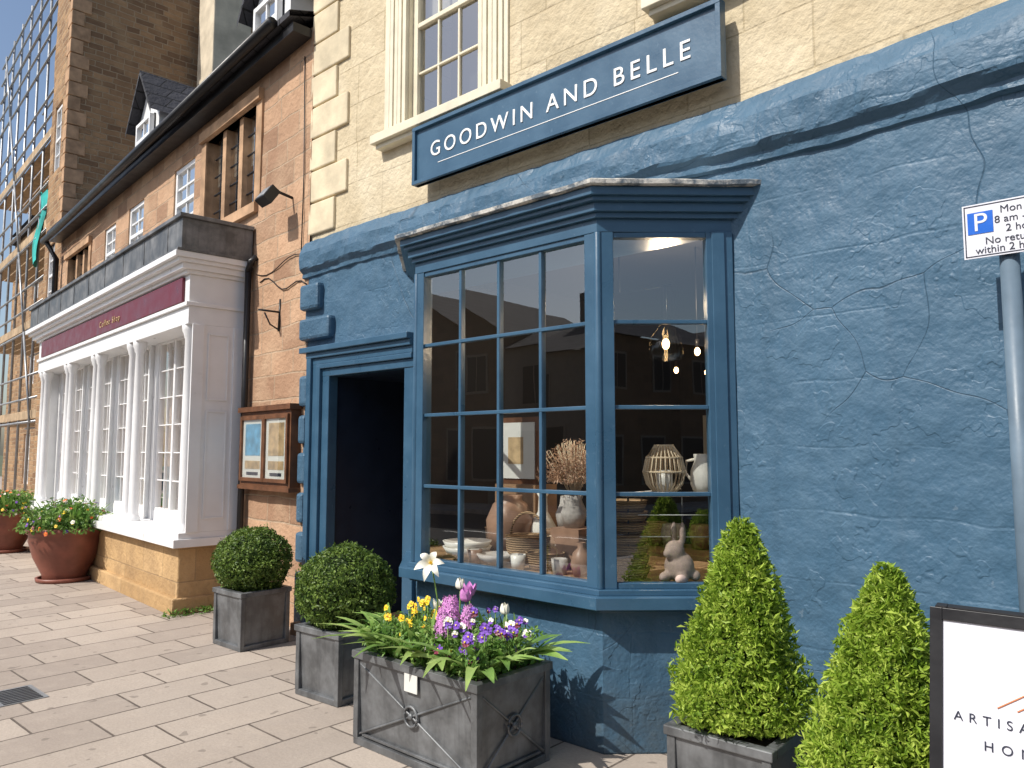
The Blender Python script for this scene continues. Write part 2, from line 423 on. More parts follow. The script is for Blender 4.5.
# cornice
mb = MB(); prof = [(0, 3.20), (.022, 3.21), (.026, 3.245), (.058, 3.275), (.066, 3.29), (.070, 3.36), (.068, 3.425), (.058, 3.445), (.030, 3.50), (.006, 3.545), (-.04, 3.555)]
xs = np.arange(-6.12, 6.0, .035); vs = []; fs = []
for x in xs:
    grow = min(1, max(0, (x+2.3)/1.0))
    for k, (p, z) in enumerate(prof):
        w = noise.noise(Vector((x*.9, 0, 7)))*.022+noise.noise(Vector((x*8, k*.9, 2)))*.008
        zz = z+(z-3.55)*.20*grow
        vs.append((x, wy(x)-p*(1+.25*grow)-noise.noise(Vector((x*6, k*.9, 1)))*.012-noise.noise(Vector((x*17, k*1.7, 1)))*.005, zz+w))
m = len(prof)
for i in range(len(xs)-1):
    for k in range(m-1): fs.append((i*m+k, (i+1)*m+k, (i+1)*m+k+1, i*m+k+1))
fs.append(tuple(range(m)))
mb.add(vs, fs, BW, False); mb.build('cornice', BB)
# blue rusticated blocks + surround
mb = MB()
for z0, z1, xr in ((2.60, 2.80, -5.62), (2.88, 3.12, -5.80), ): mb.box(-6.10, xr, 3.83, 3.95, z0, z1, BW)
for z0, z1, xr in ((2.0, 2.28, -5.97), (1.66, 1.92, -6.0), (1.3, 1.58, -5.97), (.95, 1.22, -6.0), (.6, .87, -5.97), (.02, .52, -5.95)): mb.box(-6.11, xr, 3.85, 3.95, z0, z1, BW)
mb.build('rusticated_blocks', BB, .03)
mb = MB()
for (a, b, pr) in ((-5.99, -5.93, .03), (-5.93, -5.86, .085), (-5.86, -5.78, .06), (-5.78, -5.73, .075), (-5.73, -5.63, .045)):
    mb.box(a, b, D-pr, D+.05, 0, 2.25+abs(a+5.65)*.75, BP)
for (a, b, pr) in ((2.25, 2.32, .047), (2.32, 2.36, .073), (2.36, 2.42, .062), (2.42, 2.47, .088), (2.47, 2.52, .12)):
    mb.box(-5.65-(b-2.25)*1.3, -4.5, D-pr, D+.052, a, b, BP)
mb.box(-4.62, -4.5, D-.04, D+.05, 0, 2.25, BP)
mb.box(-6.0, -4.5, D-.14, D+.8, -.01, .10, MULL)
mb.build('door_surround', BB, .006)
mb = MB()
mb.box(-5.72, -5.652, D+.055, D+1.0, 0, 2.3, NAVY); mb.box(-4.598, -4.54, D+.055, D+1.0, 0, 2.3, NAVY); mb.box(-5.65, -4.6, D+.055, D+1.0, 2.252, 2.3, NAVY)
mb.box(-5.65, -4.6, D+.97, D+1.02, 0, 2.25, NAVY)
mb.box(-5.55, -4.72, D+.93, D+.972, .25, .95, NAVY); mb.box(-5.5, -4.77, D+.955, D+.968, 1.1, 2.1, DARK)
mb.box(-4.74, -4.69, D+.10, D+.95, .1, 2.2, TABLE)
mb.box(-4.745, -4.741, D+.15, D+.55, 1.1, 2.1, PTAN)
mb.tube([(-4.9, D+.92, 1.0), (-4.9, D+.88, 1.0), (-4.9, D+.88, 1.12)], .012, STEEL)
mb.build('entrance_door', BB, .004)
# quoins cream
mb = MB(); z = 3.6; k = 0
while z < 7.4:
    mb.box(-6.085, -5.50 if k % 2 else -5.68, 3.898, 3.96, z, z+.295, CREAMQ); z += .31; k += 1
mb.build('quoins', BB, .012)
# sash windows upper
mb = MB()
for (a, b, c, d) in W:
    y = wyc((a+b)/2)
    mb.sash(a, b, c, d, y+.07, 3, 4, CREAMP, GL2, .055, .02, True, True, .45)
    for s in (-1, 1):
        e = a if s < 0 else b
        for q in range(5):
            x0 = e+s*(.01+q*.052); x1 = x0+s*.042; mb.box(min(x0, x1), max(x0, x1), y-.035-.006*(q % 2), y+.05, c, d+.05, CREAMP)
        x0 = e+s*.008; x1 = e+s*.30; mb.box(min(x0, x1), max(x0, x1), y-.018, y+.049, c-.0, d+.06, CREAMP)
    mb.box(a-.36, b+.32, y-.12, y+.1, c-.075, c, CREAMP); mb.box(a-.33, b+.29, y-.08, y+.1, c-.115, c-.075, CREAMP)
    mb.box(a-.34, b+.34, y-.10, y+.05, d+.06, d+.16, CREAMP)
mb.build('sash_windows', BB, .005)

# bay window
def bp(o, yb=3.93): return [(-4.495-1.494*o, yb), (-3.94-.384*o, 3.4-o), (-2.42+.384*o, 3.4-o), (-1.865+1.494*o, yb)]
mb = MB()
mb.prism(bp(-.02), -.01, .76, BW)
mb.build('bay_base', BB, .02)
mb = MB()
mb.prism(bp(.03), .742, .768, BP); mb.prism(bp(.10), .768, .832, BP); mb.prism(bp(.045), .832, .862, BP)
mb.prism(bp(.015), 2.81, 2.885, BP); mb.prism(bp(.04), 2.885, 2.915, BP); mb.prism(bp(.065), 2.915, 2.965, BP); mb.prism(bp(.095), 2.965, 2.99, BP); mb.prism(bp(.12), 2.99, 3.035, BP)
zb, zt = .862, 2.81
def cantM(o, a): return Matrix.Translation((*o, 0)) @ Matrix.Rotation(a, 4, 'Z')
def paneset(x0, x1, cols, w0, w1, L):
    mb.box(w0, x0, -.012, .07, zb, zt, BP); mb.box(x1, w1, -.012, .07, zb, zt, BP)
    mb.box(x0, x1, -.005, .06, zb, zb+.03, BP); mb.box(x0, x1, -.005, .06, zt-.03, zt, BP)
    a, b, c, d = x0, x1, zb+.03, zt-.03
    for i in range(1, cols): x = a+(b-a)*i/cols; mb.box(x-.011, x+.011, .005, .045, c, d, BP)
    for j in range(1, 4): z = c+(d-c)*j/4; mb.box(a, b, .003, .043, z-.011, z+.011, BP)
    for i in range(cols):
        for j in range(4):
            xa = a+(b-a)*i/cols; xb = a+(b-a)*(i+1)/cols; za = c+(d-c)*j/4; zb2 = c+(d-c)*(j+1)/4
            e = [random.uniform(-.0028, .0028) for _ in range(2)]
            mb.quad((xa, .024+e[0], za), (xb, .024-e[0], za), (xb, .024-e[0]+e[1], zb2), (xa, .024+e[0]+e[1], zb2), GL)
mb.M = Matrix.Translation((0, 3.4, 0)); paneset(-3.86, -2.505, 4, -3.94, -2.42, 0)
Lc = .747
mb.M = cantM((-2.42, 3.4), rad(42)); paneset(.085, .60, 1, 0.0, Lc, 0)
mb.box(.63, .70, -.022, .02, zb, zt, BP)
mb.M = cantM((-4.495, 3.9), -rad(42)); paneset(.14, Lc-.085, 1, 0, Lc, 0)
mb.M = None
mb.tube([(-2.42, 3.4, zb), (-2.42, 3.4, zt)], .022, BP, 12); mb.tube([(-3.94, 3.4, zb), (-3.94, 3.4, zt)], .022, BP, 12)
mb.build('bay_window_frame', BB, .003)
mb = MB()
def capring(o, z):
    P = bp(o, 3.93); out = []
    for a, b in zip(P[:-1], P[1:]):
        n = 22
        for i in range(n):
            x = a[0]+(b[0]-a[0])*i/n; y = a[1]+(b[1]-a[1])*i/n
            out.append((x+noise.noise(Vector((x*9, y*9, o)))*.006, y+noise.noise(Vector((x*9, y*9, 4+o)))*.008, z+noise.noise(Vector((x*4, y*4, 8)))*.007))
    out.append((P[-1][0], P[-1][1], z)); return out
rings = [capring(.115, 3.038), capring(.155, 3.040), capring(.158, 3.062), capring(.13, 3.075), capring(-.33, 3.15)]
n = len(rings[0]); vs = [p for r in rings for p in r]; fs = []
for j in range(len(rings)-1):
    for i in range(n-1): fs.append((j*n+i, j*n+i+1, (j+1)*n+i+1, (j+1)*n+i))
fs.append(tuple(range((len(rings)-1)*n, len(rings)*n)))
mb.add(vs, fs, CAPM); mb.build('bay_roof', BB)
# interior room
mb = MB()
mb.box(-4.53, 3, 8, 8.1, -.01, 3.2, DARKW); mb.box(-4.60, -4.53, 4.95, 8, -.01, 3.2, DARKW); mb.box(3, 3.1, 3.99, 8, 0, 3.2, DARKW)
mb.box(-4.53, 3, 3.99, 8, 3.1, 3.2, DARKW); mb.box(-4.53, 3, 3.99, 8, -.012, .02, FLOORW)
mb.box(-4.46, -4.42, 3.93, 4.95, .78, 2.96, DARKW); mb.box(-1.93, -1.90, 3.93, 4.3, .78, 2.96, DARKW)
mb.prism([(-4.40, 4.6), (-4.40, 3.93), (-3.88, 3.47), (-2.48, 3.47), (-1.96, 3.93), (-1.96, 4.6)], .80, .875, TABLE)
for k in range(5): mb.box(-4.2+k*.9, -3.7+k*.9, 7.93, 7.97, 1.3+.2*(k % 2), 2.0+.1*(k % 3), [PAPER, CERG, PTAN][k % 3])
for z in (.9, 1.4, 1.9): mb.box(-3.6, -1.2, 7.4, 7.8, z, z+.04, TABLE)
for k in range(12): mb.lathe([(0, 0), (.07, 0), (.09, .1), (.05, .2), (.04, .25)], (-3.5+k*.19, 7.6, .95+.5*(k % 3)), [CERW, CERG, CERB][k % 3], 14)
mb.box(-4.1, -2.2, 5.6, 6.3, .70, .75, TABLE); mb.box(-4.0, -3.95, 5.7, 5.75, 0, .7, TABLE); mb.box(-2.35, -2.3, 5.7, 5.75, 0, .7, TABLE)
for k in range(8): mb.lathe([(0, 0), (.08, 0), (.11, .12), (.09, .2)], (-3.9+k*.22, 5.95+.1*(k % 2), .76), [CERB, WICK, CERG][k % 3], 14)
mb.build('shop_interior', BB)

# ---------------- display items
ZT = .878
def basket(name, x, y, z, r, h, mat, handle=True):
    mb = MB(); mb.lathe([(0, 0), (r*.8, 0), (r*.95, h*.5), (r, h), (r*1.04, h*1.02), (r*.94, h), (r*.85, h*.3), (0, h*.15)], (x, y, z), mat, 28)
    if handle:
        mb.tube([(x+r*math.cos(a), y+.0, z+h*.95+r*1.05*math.sin(a)) for a in np.linspace(0, math.pi, 14)], .009, mat)
    mb.build(name)
def turned(name, x, y, z, prof, mat):
    mb = MB(); mb.lathe(prof, (x, y, z), mat, 28); mb.build(name)
BOWL = [(0, 0), (.05, 0), (.14, .05), (.165, .09), (.155, .088), (.05, .02), (0, .015)]
CUP = [(0, 0), (.04, 0), (.05, .09), (.046, .09), (.035, .01)]
basket('wicker_basket', -3.28, 3.80, ZT, .15, .17, WICK); basket('wicker_basket', -2.72, 3.90, ZT, .13, .2, WICK)
basket('wicker_basket', -3.02, 3.66, ZT, .12, .10, WICK, False); basket('wicker_basket', -3.80, 4.15, ZT, .15, .16, WICKD)
for k in range(7): basket('stacked_basket', -2.47, 3.72, ZT+k*.062, .135-.002*k, .066, WICK, False)
turned('stoneware_urn', -3.62, 4.0, ZT, [(0, 0), (.09, 0), (.16, .12), (.17, .24), (.12, .35), (.08, .38), (.09, .41), (.07, .4)], CERB)
turned('ceramic_bowl', -3.66, 3.62, ZT, BOWL, CERW); turned('ceramic_bowl', -3.66, 3.62, ZT+.035, BOWL, CERW); turned('ceramic_bowl', -3.34, 3.57, ZT, [(r*.8, z*.8) for r, z in BOWL], CERG)
turned('stoneware_bottle', -2.70, 3.60, ZT, [(0, 0), (.045, 0), (.065, .06), (.05, .13), (.02, .16), (.025, .19)], CERB)
turned('stoneware_cup', -2.83, 3.56, ZT, CUP, CERG); turned('stoneware_cup', -3.13, 3.53, ZT, CUP, CERW); turned('stoneware_cup', -3.50, 3.53, ZT, CUP, CERB)
turned('ceramic_vase', -3.42, 4.12, ZT, [(0, 0), (.06, 0), (.10, .1), (.09, .2), (.035, .3), (.03, .4), (.045, .43), (.03, .42)], CERW)
turned('ceramic_vase', -3.15, 4.05, ZT+.2, [(0, 0), (.06, 0), (.08, .1), (.05, .17), (.045, .22), (.04, .2)], CERG)
mb = MB(); mb.box(-3.3, -3.0, 3.95, 4.2, ZT, ZT+.198, TABLE); mb.build('wooden_crate', None, .01)
mb = MB(); mb.box(-4.0, -3.6, 4.30, 4.34, 1.35, 1.85, WOOD); mb.box(-3.96, -3.64, 4.29, 4.299, 1.39, 1.81, PAPER); mb.box(-3.9, -3.75, 4.287, 4.29, 1.5, 1.7, PTAN); mb.box(-4.0, -3.6, 4.25, 4.5, ZT, 1.348, TABLE); mb.build('framed_print')
V = empty('dried_flower_vase')
mb = MB(); vx, vy = -2.95, 3.86
mb.box(vx-.11, vx+.11, vy-.10, vy+.10, ZT, ZT+.24, CERB)
mb.lathe([(0, 0), (.06, 0), (.085, .09), (.05, .17), (.06, .2), (.045, .19)], (vx, vy, ZT+.242), CERG, 24)
for k in range(60):
    a = rng.uniform(0, 2*math.pi); r = rng.uniform(.03, .22); mb.tube([(vx, vy, ZT+.40), (vx+r*.4*math.cos(a), vy+r*.4*math.sin(a), ZT+.55), (vx+r*math.cos(a), vy+r*math.sin(a), ZT+.80-r*.4)], .002, CANE, 4)
mb.build('vase_and_stems', V)
d = dirs(2400); d[:, 2] = np.abs(d[:, 2]); P = d*np.array([.24, .21, .26])*rng.uniform(.45, 1.08, 2400)[:, None]+np.array([vx, vy, ZT+.52])
leaves('dried_heads', P, d, .026, DRY, V, 1.5, .3)
mb = MB(); sz = 1.36
mb.prism([(-2.44, 3.60), (-2.36, 3.56), (-1.99, 3.92), (-1.99, 4.3), (-2.44, 4.3)], sz-.010, sz, GLS)
for a, b in (((-2.44, 3.59), (-2.36, 3.55)), ((-2.36, 3.55), (-1.985, 3.915)), ((-1.985, 3.915), (-1.985, 4.3)), ((-2.44, 4.3), (-2.44, 3.59))): mb.tube([(a[0], a[1], sz-.006), (b[0], b[1], sz-.006)], .008, WHITE)
for p in ((-2.40, 3.64), (-2.02, 3.96), (-2.02, 4.26), (-2.41, 4.26)): mb.tube([(p[0], p[1], ZT), (p[0], p[1], sz-.012)], .006, BLACK)
for q in (1.12, 1.24): mb.tube([(-2.40, 3.64, q), (-2.02, 3.96, q)], .003, WHITE)
mb.build('display_shelf')
mb = MB(); lx, ly = -2.26, 3.80; pr = [(.055, 0), (.10, .05), (.118, .12), (.10, .20), (.06, .255), (.05, .27)]
for k in range(26):
    a = 2*math.pi*k/26; mb.tube([(lx+r*math.cos(a), ly+r*math.sin(a), sz+z) for r, z in pr], .0046, CANE, 5)
for r, z in ((.055, .003), (.118, .12), (.10, .2), (.052, .268)): mb.tube([(lx+r*math.cos(a), ly+r*math.sin(a), sz+z) for a in np.linspace(0, 2*math.pi, 28)], .006, CANE, 6)
mb.lathe([(0, 0), (.05, .005), (.045, .13), (0, .13)], (lx, ly, sz), CERW, 18)
mb.build('wicker_lantern')
mb = MB(); jx, jy = -2.10, 3.97
mb.lathe([(0, 0), (.06, 0), (.08, .05), (.078, .12), (.055, .18), (.06, .22), (.05, .215), (.05, .17)], (jx, jy, sz), CERW, 28)
mb.tube([(jx-.055, jy, sz+.19), (jx-.11, jy, sz+.18), (jx-.12, jy, sz+.11), (jx-.075, jy, sz+.06)], .009, CERW); mb.tube([(jx+.04, jy, sz+.19), (jx+.085, jy, sz+.235)], [.02, .01], CERW)
mb.build('ceramic_jug')
mb = MB(); rx, ry = -2.17, 3.79
mb.ball((rx, ry, ZT+.085), (.085, .075, .085), RABB); mb.ball((rx-.01, ry-.03, ZT+.17), (.055, .055, .06), RABB); mb.ball((rx-.025, ry-.07, ZT+.16), (.028, .035, .026), RABB)
mb.ball((rx+.025, ry+.0, ZT+.265), (.017, .022, .065), RABB); mb.ball((rx-.035, ry+.01, ZT+.265), (.017, .022, .065), RABB)
mb.ball((rx-.05, ry-.06, ZT+.03), (.03, .055, .03), RABB); mb.ball((rx+.05, ry-.06, ZT+.03), (.03, .055, .03), RABB); mb.ball((rx+.08, ry+.03, ZT+.04), (.03, .03, .03), RABB)
mb.build('rabbit_figurine', None, 0, .007)
for (x, y, z) in ((-2.68, 5.0, 2.32), (-2.30, 5.3, 2.55), (-2.05, 5.6, 2.20), (-3.6, 6.3, 2.35), (-2.55, 4.9, 2.15)):
    L = empty('pendant_lamp'); mb = MB()
    mb.tube([(x, y, 3.1), (x, y, z+.07)], .004, BLACK); mb.tube([(x, y, z+.03), (x, y, z+.09)], .016, BLACK)
    mb.build('cord', L); mb = MB(); mb.ball((x, y, z), (.021, .021, .03), BULB, 12, 8); mb.build('bulb', L)
ld = bpy.data.lights.new('shop_lamp', 'POINT'); ld.energy = 45; ld.color = (1, .75, .5); ld.shadow_soft_size = .08
lo = bpy.data.objects.new('shop_lamp', ld); COL.objects.link(lo); lo.location = (-2.7, 4.6, 2.6)
mb = MB(); qx, qy = -2.50, 4.25
mb.tube([(qx-.35, qy, 2.98), (qx-.35, qy, 2.66), (qx+.05, qy, 2.66)], .006, BLACK); mb.lathe([(.02, .2), (.10, .1), (.11, .0), (.10, -.04)], (qx, qy, 2.22), GLS, 20); mb.tube([(qx, qy, 2.66), (qx, qy, 2.34)], .008, BLACK)
mb.ball((qx, qy, 2.28), (.024, .024, .035), BULB, 12, 8)
mb.build('glass_pendant_lamp')

# ---------------- shop sign
S = empty('shop_sign'); mb = MB(); x0, x1, z0, z1 = -4.45, -1.85, 3.665, 4.125
mb.box(x0, x1, 3.80, 3.84, z0, z1, BP)
for (a, b, c, d) in ((x0, x1, z1-.028, z1), (x0, x1, z0, z0+.028)): mb.box(a-.008, b+.008, 3.775, 3.845, c, d, BP)
mb.box(x0-.008, x0+.022, 3.777, 3.843, z0+.028, z1-.028, BP); mb.box(x1-.022, x1+.008, 3.777, 3.843, z0+.028, z1-.028, BP)
mb.box(x0+.2, x0+.3, 3.84, 3.95, z0+.1, z1-.1, BLACK); mb.box(x1-.3, x1-.2, 3.84, 3.95, z0+.1, z1-.1, BLACK)
mb.box(-4.18, -2.12, 3.797, 3.80, 3.785, 3.791, LETTER)
mb.build('board', S, .004)
text('lettering', 'GOODWIN AND BELLE', -3.15, 3.797, 3.85, .165, LETTER, S, 2.22)

# ------------------------------------------------------------------ left stone terrace
RZ = -rad(5.3); J = (-6.07, 3.9, 0)
LF = empty('stone_terrace_house', J, RZ)
zero = lambda x: 0.0
mb = MB()
WN = [(-2.6, -1.2, 4.2, 5.3), (-3.72, -3.0, 4.30, 5.25), (-5.65, -4.95, 4.3, 5.2), (-9.2, -7.8, 4.2, 5.1), (-6.9, -6.3, 4.3, 5.15)]
mb.wall(-9.9, 0.02, -.01, 5.65, WN, zero, IRON, .09, .010, .16, MULL)
mb.box(-9.9, 0, 6, 6.1, 0, 5.5, IRON)
mb.build('wall', LF)
mb = MB()
for (a, b, c, d), cols in ((WN[0], 3), (WN[3], 3)):
    n = cols; w = (b-a)/n
    for i in range(1, n): mb.box(a+w*i-.05, a+w*i+.05, .02, .15, c, d, MULL)
    for i in range(n):
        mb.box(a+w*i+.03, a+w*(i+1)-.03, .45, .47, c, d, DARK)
        mb.quad((a+w*i, .085, c), (a+w*(i+1), .085, c), (a+w*(i+1), .085, d), (a+w*i, .085, d), GL2)
        mb.box(a+w*i+.05, a+w*(i+1)-.05, .12, .125, c+(d-c)*.5, d, BLIND)
        for k in range(1, 5): mb.box(a+w*i+.05, a+w*(i+1)-.05, .073, .087, c+(d-c)*k/5-.007, c+(d-c)*k/5+.007, BLACK)
        mb.box(a+w*(i+.5)-.006, a+w*(i+.5)+.006, .075, .087, c, d, BLACK)
    mb.box(a-.08, b+.08, -.05, .12, c-.11, c, MULL); mb.box(a-.14, a, -.02, .1, c, d+.05, MULL); mb.box(b, b+.14, -.02, .1, c, d+.05, MULL)
    mb.box(a-.14, b+.14, -.06, .1, d+.0, d+.12, MULL)
for (a, b, c, d) in (WN[1], WN[2], WN[4]):
    mb.sash(a, b, c, d, .05, 2, 4, WHITE, GL2, .06, .025, True, True, .5); mb.box(a-.06, b+.06, -.05, .03, c-.07, c, WHITE)
mb.build('windows', LF, .005)
mb = MB()
E0 = 5.66
mb.add([(-9.9, -.25, E0), (0, -.25, E0), (0, 2.6, 6.6), (-9.9, 2.6, 6.6), (-9.9, 6.2, 5.4), (0, 6.2, 5.4), (-9.9, -.25, E0+.06), (0, -.25, E0+.06), (0, 2.6, 6.66), (-9.9, 2.6, 6.66)],
       [(0, 3, 2, 1), (6, 7, 8, 9), (0, 1, 7, 6), (3, 4, 5, 2)], SLATE)
mb.tube([(-9.9, -.3, 5.52), (-.25, -.3, E0+.02)], .055, BLACK, 10)
mb.box(-9.9, -.02, -.20, -.012, 5.54, 5.63, BLACK)
mb.tube([(-9.75, -.28, 5.5), (-9.75, -.1, 5.2), (-9.75, -.1, .1)], .05, BLACK, 10)
mb.build('roof_and_gutter', LF)
mb = MB()
for (a, b) in ((-5.35, -4.45), (-1.35, -.5)):
    mb.box(a, b, .0, 2.2, 5.6, 6.35, WHITE)
    mb.add([(a, 0, 6.35), (b, 0, 6.35), ((a+b)/2, 0, 6.95)], [(0, 1, 2)], WHITE)
    c = (a+b)/2
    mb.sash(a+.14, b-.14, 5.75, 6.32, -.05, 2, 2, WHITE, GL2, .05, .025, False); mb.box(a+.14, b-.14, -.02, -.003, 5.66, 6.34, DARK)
    mb.add([(a-.12, -.15, 6.27), (c, -.15, 7.03), (c, 2.3, 7.03), (a-.12, 2.3, 6.27), (a-.12, -.15, 6.20), (c, -.15, 6.96)], [(0, 1, 2, 3), (4, 5, 1, 0)], SLATE)
    mb.add([(b+.12, -.15, 6.27), (c, -.15, 7.03), (c, 2.3, 7.03), (b+.12, 2.3, 6.27), (b+.12, -.15, 6.20), (c, -.15, 6.96)], [(1, 0, 3, 2), (5, 4, 0, 1)], SLATE)
mb.build('dormers', LF)
mb = MB(); mb.box(-9.6, -8.75, 2.3, 3.1, 5.5, 11.5, CHIM); mb.build('chimney', LF, .02)

# white shopfront
SH = empty('white_shopfront', J, RZ)
XR, XL, YF = -1.27, -8.0, -.62
mb = MB()
mb.box(XL+.1, XR-.12, YF+.03, -.01, -.01, .66, GOLD); mb.box(XL+.08, XR-.10, YF-.02, -.012, -.012, .16, GOLD)
mb.build('plinth', SH, .015)
mb = MB()
mb.box(XL, XR+.02, YF-.07, -.013, .66, .74, WHITE); mb.box(XL, XR, YF-.02, -.013, .74, .80, WHITE)
mb.box(XL, XR, YF, -.014, 2.86, 3.04, WHITE)
mb.box(XL, XR+.02, YF-.03, -.015, 3.04, 3.08, WHITE)
mb.box(XL, XR, YF, -.014, 3.08, 3.36, WHITE)
mb.box(XL+.3, XR-.12, YF-.03, YF-.001, 3.09, 3.34, BURG)
for z0, z1, o in ((3.36, 3.40, .04), (3.40, 3.46, .09), (3.46, 3.50, .14), (3.50, 3.56, .18)): mb.box(XL-o, XR+o*.6, YF-o, -.016, z0, z1, WHITE)
mb.box(XR-.045, XR, YF+.06, -.016, .80, 2.86, WHITE)
for (a, b, c, d) in ((YF+.20, -.20, .92, 2.0), (YF+.20, -.20, 2.1, 2.78)):
    mb.box(XR, XR+.010, a, a+.02, c, d, WHITE); mb.box(XR, XR+.010, b-.02, b, c, d, WHITE); mb.box(XR, XR+.011, a+.02, b-.02, c, c+.02, WHITE); mb.box(XR, XR+.011, a+.02, b-.02, d-.02, d, WHITE)
mb.box(XR-.001, XR+.02, YF+.04, YF+.16, .80, 2.86, WHITE); mb.box(XR-.001, XR+.018, -.16, -.02, .80, 2.86, WHITE)
cols = [-1.40, -2.98, -3.22, -4.57, -4.78, -6.04, -6.24, -7.62, -7.85]
for c in cols:
    mb.lathe([(.055, 0), (.075, 0), (.075, .04), (.06, .06), (.055, .09), (.052, 1.2), (.045, 1.92), (.058, 1.94), (.06, 1.97), (.075, 2.0), (.078, 2.06), (0, 2.06)], (c, YF+.07, .80), WHITE, 20)
y = YF+.30
for a, b, nc in ((-2.92, -1.40, 3), (-4.50, -3.28, 3), (-5.98, -4.84, 3), (-7.56, -6.30, 3)):
    mb.box(a-.07, a, y-.04, y+.05, .80, 2.86, WHITE); mb.box(b, b+.07, y-.04, y+.05, .80, 2.86, WHITE)
    mb.box(a, b, y-.035, y+.05, .80, .92, WHITE)
    w = (b-a)/nc
    for i in range(nc): mb.sash(a+w*i, a+w*(i+1), .92, 2.86, y, 2, 6, WHITE, GL, .026, .013, False, False)
for a, b in ((-3.20, -3.0), (-4.78, -4.57), (-6.24, -6.05), (-8.0, -7.63)): mb.box(a, b, y+.0, y+.04, .80, 2.86, WHITE)
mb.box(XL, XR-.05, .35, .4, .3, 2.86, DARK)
for k in range(20): mb.box(-7.8+k*.33, -7.6+k*.33, y+.10, y+.20, .93, 1.05+.18*(k % 3), [PAPER, PTAN, PBLUE, CERB][k % 4])
mb.box(XL, XL+.04, YF+.05, 0, .8, 2.86, WHITE)
mb.build('joinery', SH, .004)
mb = MB()
mb.box(XL-.2, XR+.12, YF-.17, -.014, 3.56, 3.585, LEADM); mb.box(XL-.15, XR+.08, YF-.12, -.017, 3.585, 3.90, LEADM); mb.box(XL-.18, XR+.11, YF-.15, -.015, 3.90, 3.94, LEADM)
for k in range(9): mb.box(-7.6+k*.75, -7.588+k*.75, YF-.127, YF-.119, 3.585, 3.90, LEADM)
mb.build('lead_parapet', SH, .006)
text('lettering', "Coffee Shop", -3.9, YF-.034, 3.17, .11, PTAN, SH, .85)

# bits on the stone wall
N = empty('notice_case', J, RZ); mb = MB()
mb.box(-1.14, -.06, -.10, 0.0, 1.26, 1.98, WOOD); mb.box(-1.17, -.03, -.13, 0.0, 1.98, 2.03, WOOD); mb.box(-1.16, -.04, -.12, 0, 1.22, 1.26, WOOD)
for a, b in ((-1.08, -.62), (-.56, -.12)):
    mb.box(a, b, -.104, -.10, 1.32, 1.92, PAPER)
    mb.box(a+.06, b-.06, -.107, -.104, 1.55, 1.86, PBLUE if a < -1 else PTAN); mb.box(a+.06, b-.06, -.107, -.104, 1.42, 1.50, PTAN); mb.box(a+.1, b-.1, -.107, -.104, 1.36, 1.39, INK)
    for q in (a-.035, b): mb.box(q, q+.035, -.125, -.10, 1.30, 1.94, WOOD)
    mb.box(a, b, -.123, -.10, 1.90, 1.94, WOOD); mb.box(a, b, -.123, -.10, 1.30, 1.335, WOOD)
    mb.quad((a, -.112, 1.32), (b, -.112, 1.32), (b, -.112, 1.92), (a, -.112, 1.92), GL)
mb.build('case', N, .005)
N = empty('floodlight', J, RZ); mb = MB()
mb.tube([(-.35, 0, 4.05), (-.35, -.16, 4.08)], .015, BLACK); mb.M = Matrix.Translation((-.38, -.24, 4.02)) @ Matrix.Rotation(rad(-35), 4, 'X'); mb.box(-.10, .10, -.05, .05, -.08, .08, BLACK); mb.box(-.08, .08, -.055, -.05, -.06, .06, STEEL); mb.M = None
mb.build('lamp_head', N, .006)
N = empty('wall_bracket', J, RZ); mb = MB()
mb.tube([(-.55, 0, 2.95), (-.55, -.22, 2.95)], .010, BLACK); mb.tube([(-.55, 0, 3.08), (-.55, -.01, 2.76)], .012, BLACK)
mb.tube([(-.55, -.02, 2.78), (-.55, -.10, 2.82), (-.55, -.16, 2.93)], .008, BLACK); mb.build('iron_bracket', N)
N = empty('drain_pipe', J, RZ); mb = MB()
mb.tube([(-1.16, -.07, 3.45), (-1.16, -.07, 2.1), (-1.19, -.07, .05)], .032, BLACK, 12)
mb.tube([(-1.16, -.07, 3.45), (-1.10, -.07, 3.55), (-1.10, -.02, 3.6)], .034, BLACK, 12); mb.build('pipe', N)
N = empty('wall_cables', J, RZ); mb = MB()
mb.tube([(-1.0+i*.1, -.012, 3.32+.05*math.sin(i*.9)-.02*i) for i in range(11)], .006, BLACK, 6)
mb.tube([(-1.1+i*.12, -.012, 3.42-.05*math.sin(i*.7)) for i in range(10)], .005, BLACK, 6)
mb.tube([(-.12, -.012, 3.3), (-.10, -.012, 4.2), (-.14, -.012, 5.4)], .006, BLACK, 6); mb.build('cables', N)

# tall house and scaffolded house
TH = empty('tall_stone_house', J, RZ); mb = MB()
mb.wall(-11.3, -9.9, -.01, 12, [(-11.0, -10.4, 4.4, 5.7), (-11.0, -10.4, 7.2, 8.6)], zero, IRON2, .12, .012, .15, MULL)
for c in (4.4, 7.2): mb.sash(-11.0, -10.4, c, c+1.35, .06, 2, 4, WHITE, GL2, .05, .025)
mb.box(-9.98, -9.9, .0, 9, 0, 12, IRON2); mb.box(-11.3, -11.2, 0.02, 9, 0, 12, IRON2); mb.box(-11.2, -9.98, 8.9, 9, 0, 12, IRON2)
mb.build('walls', TH)
mb = MB(); z = 5.6; k = 0
while z < 12: mb.box(-10.2 if k % 2 else -10.05, -9.88, -.025, .32 if k % 2 == 0 else .2, z, z+.27, MULL); z += .29; k += 1
mb.build('quoins', TH, .01)
mb = MB(); mb.box(-11.4, -9.8, -.1, 9, 12, 12.15, SLATE); mb.build('roof', TH)
SC = empty('scaffolded_house', J, RZ); mb = MB()
hs = [(-13.0-k*2.6, -12.1-k*2.6, z, z+1.5) for k in range(4) for z in (.6, 3.6, 6.2)]
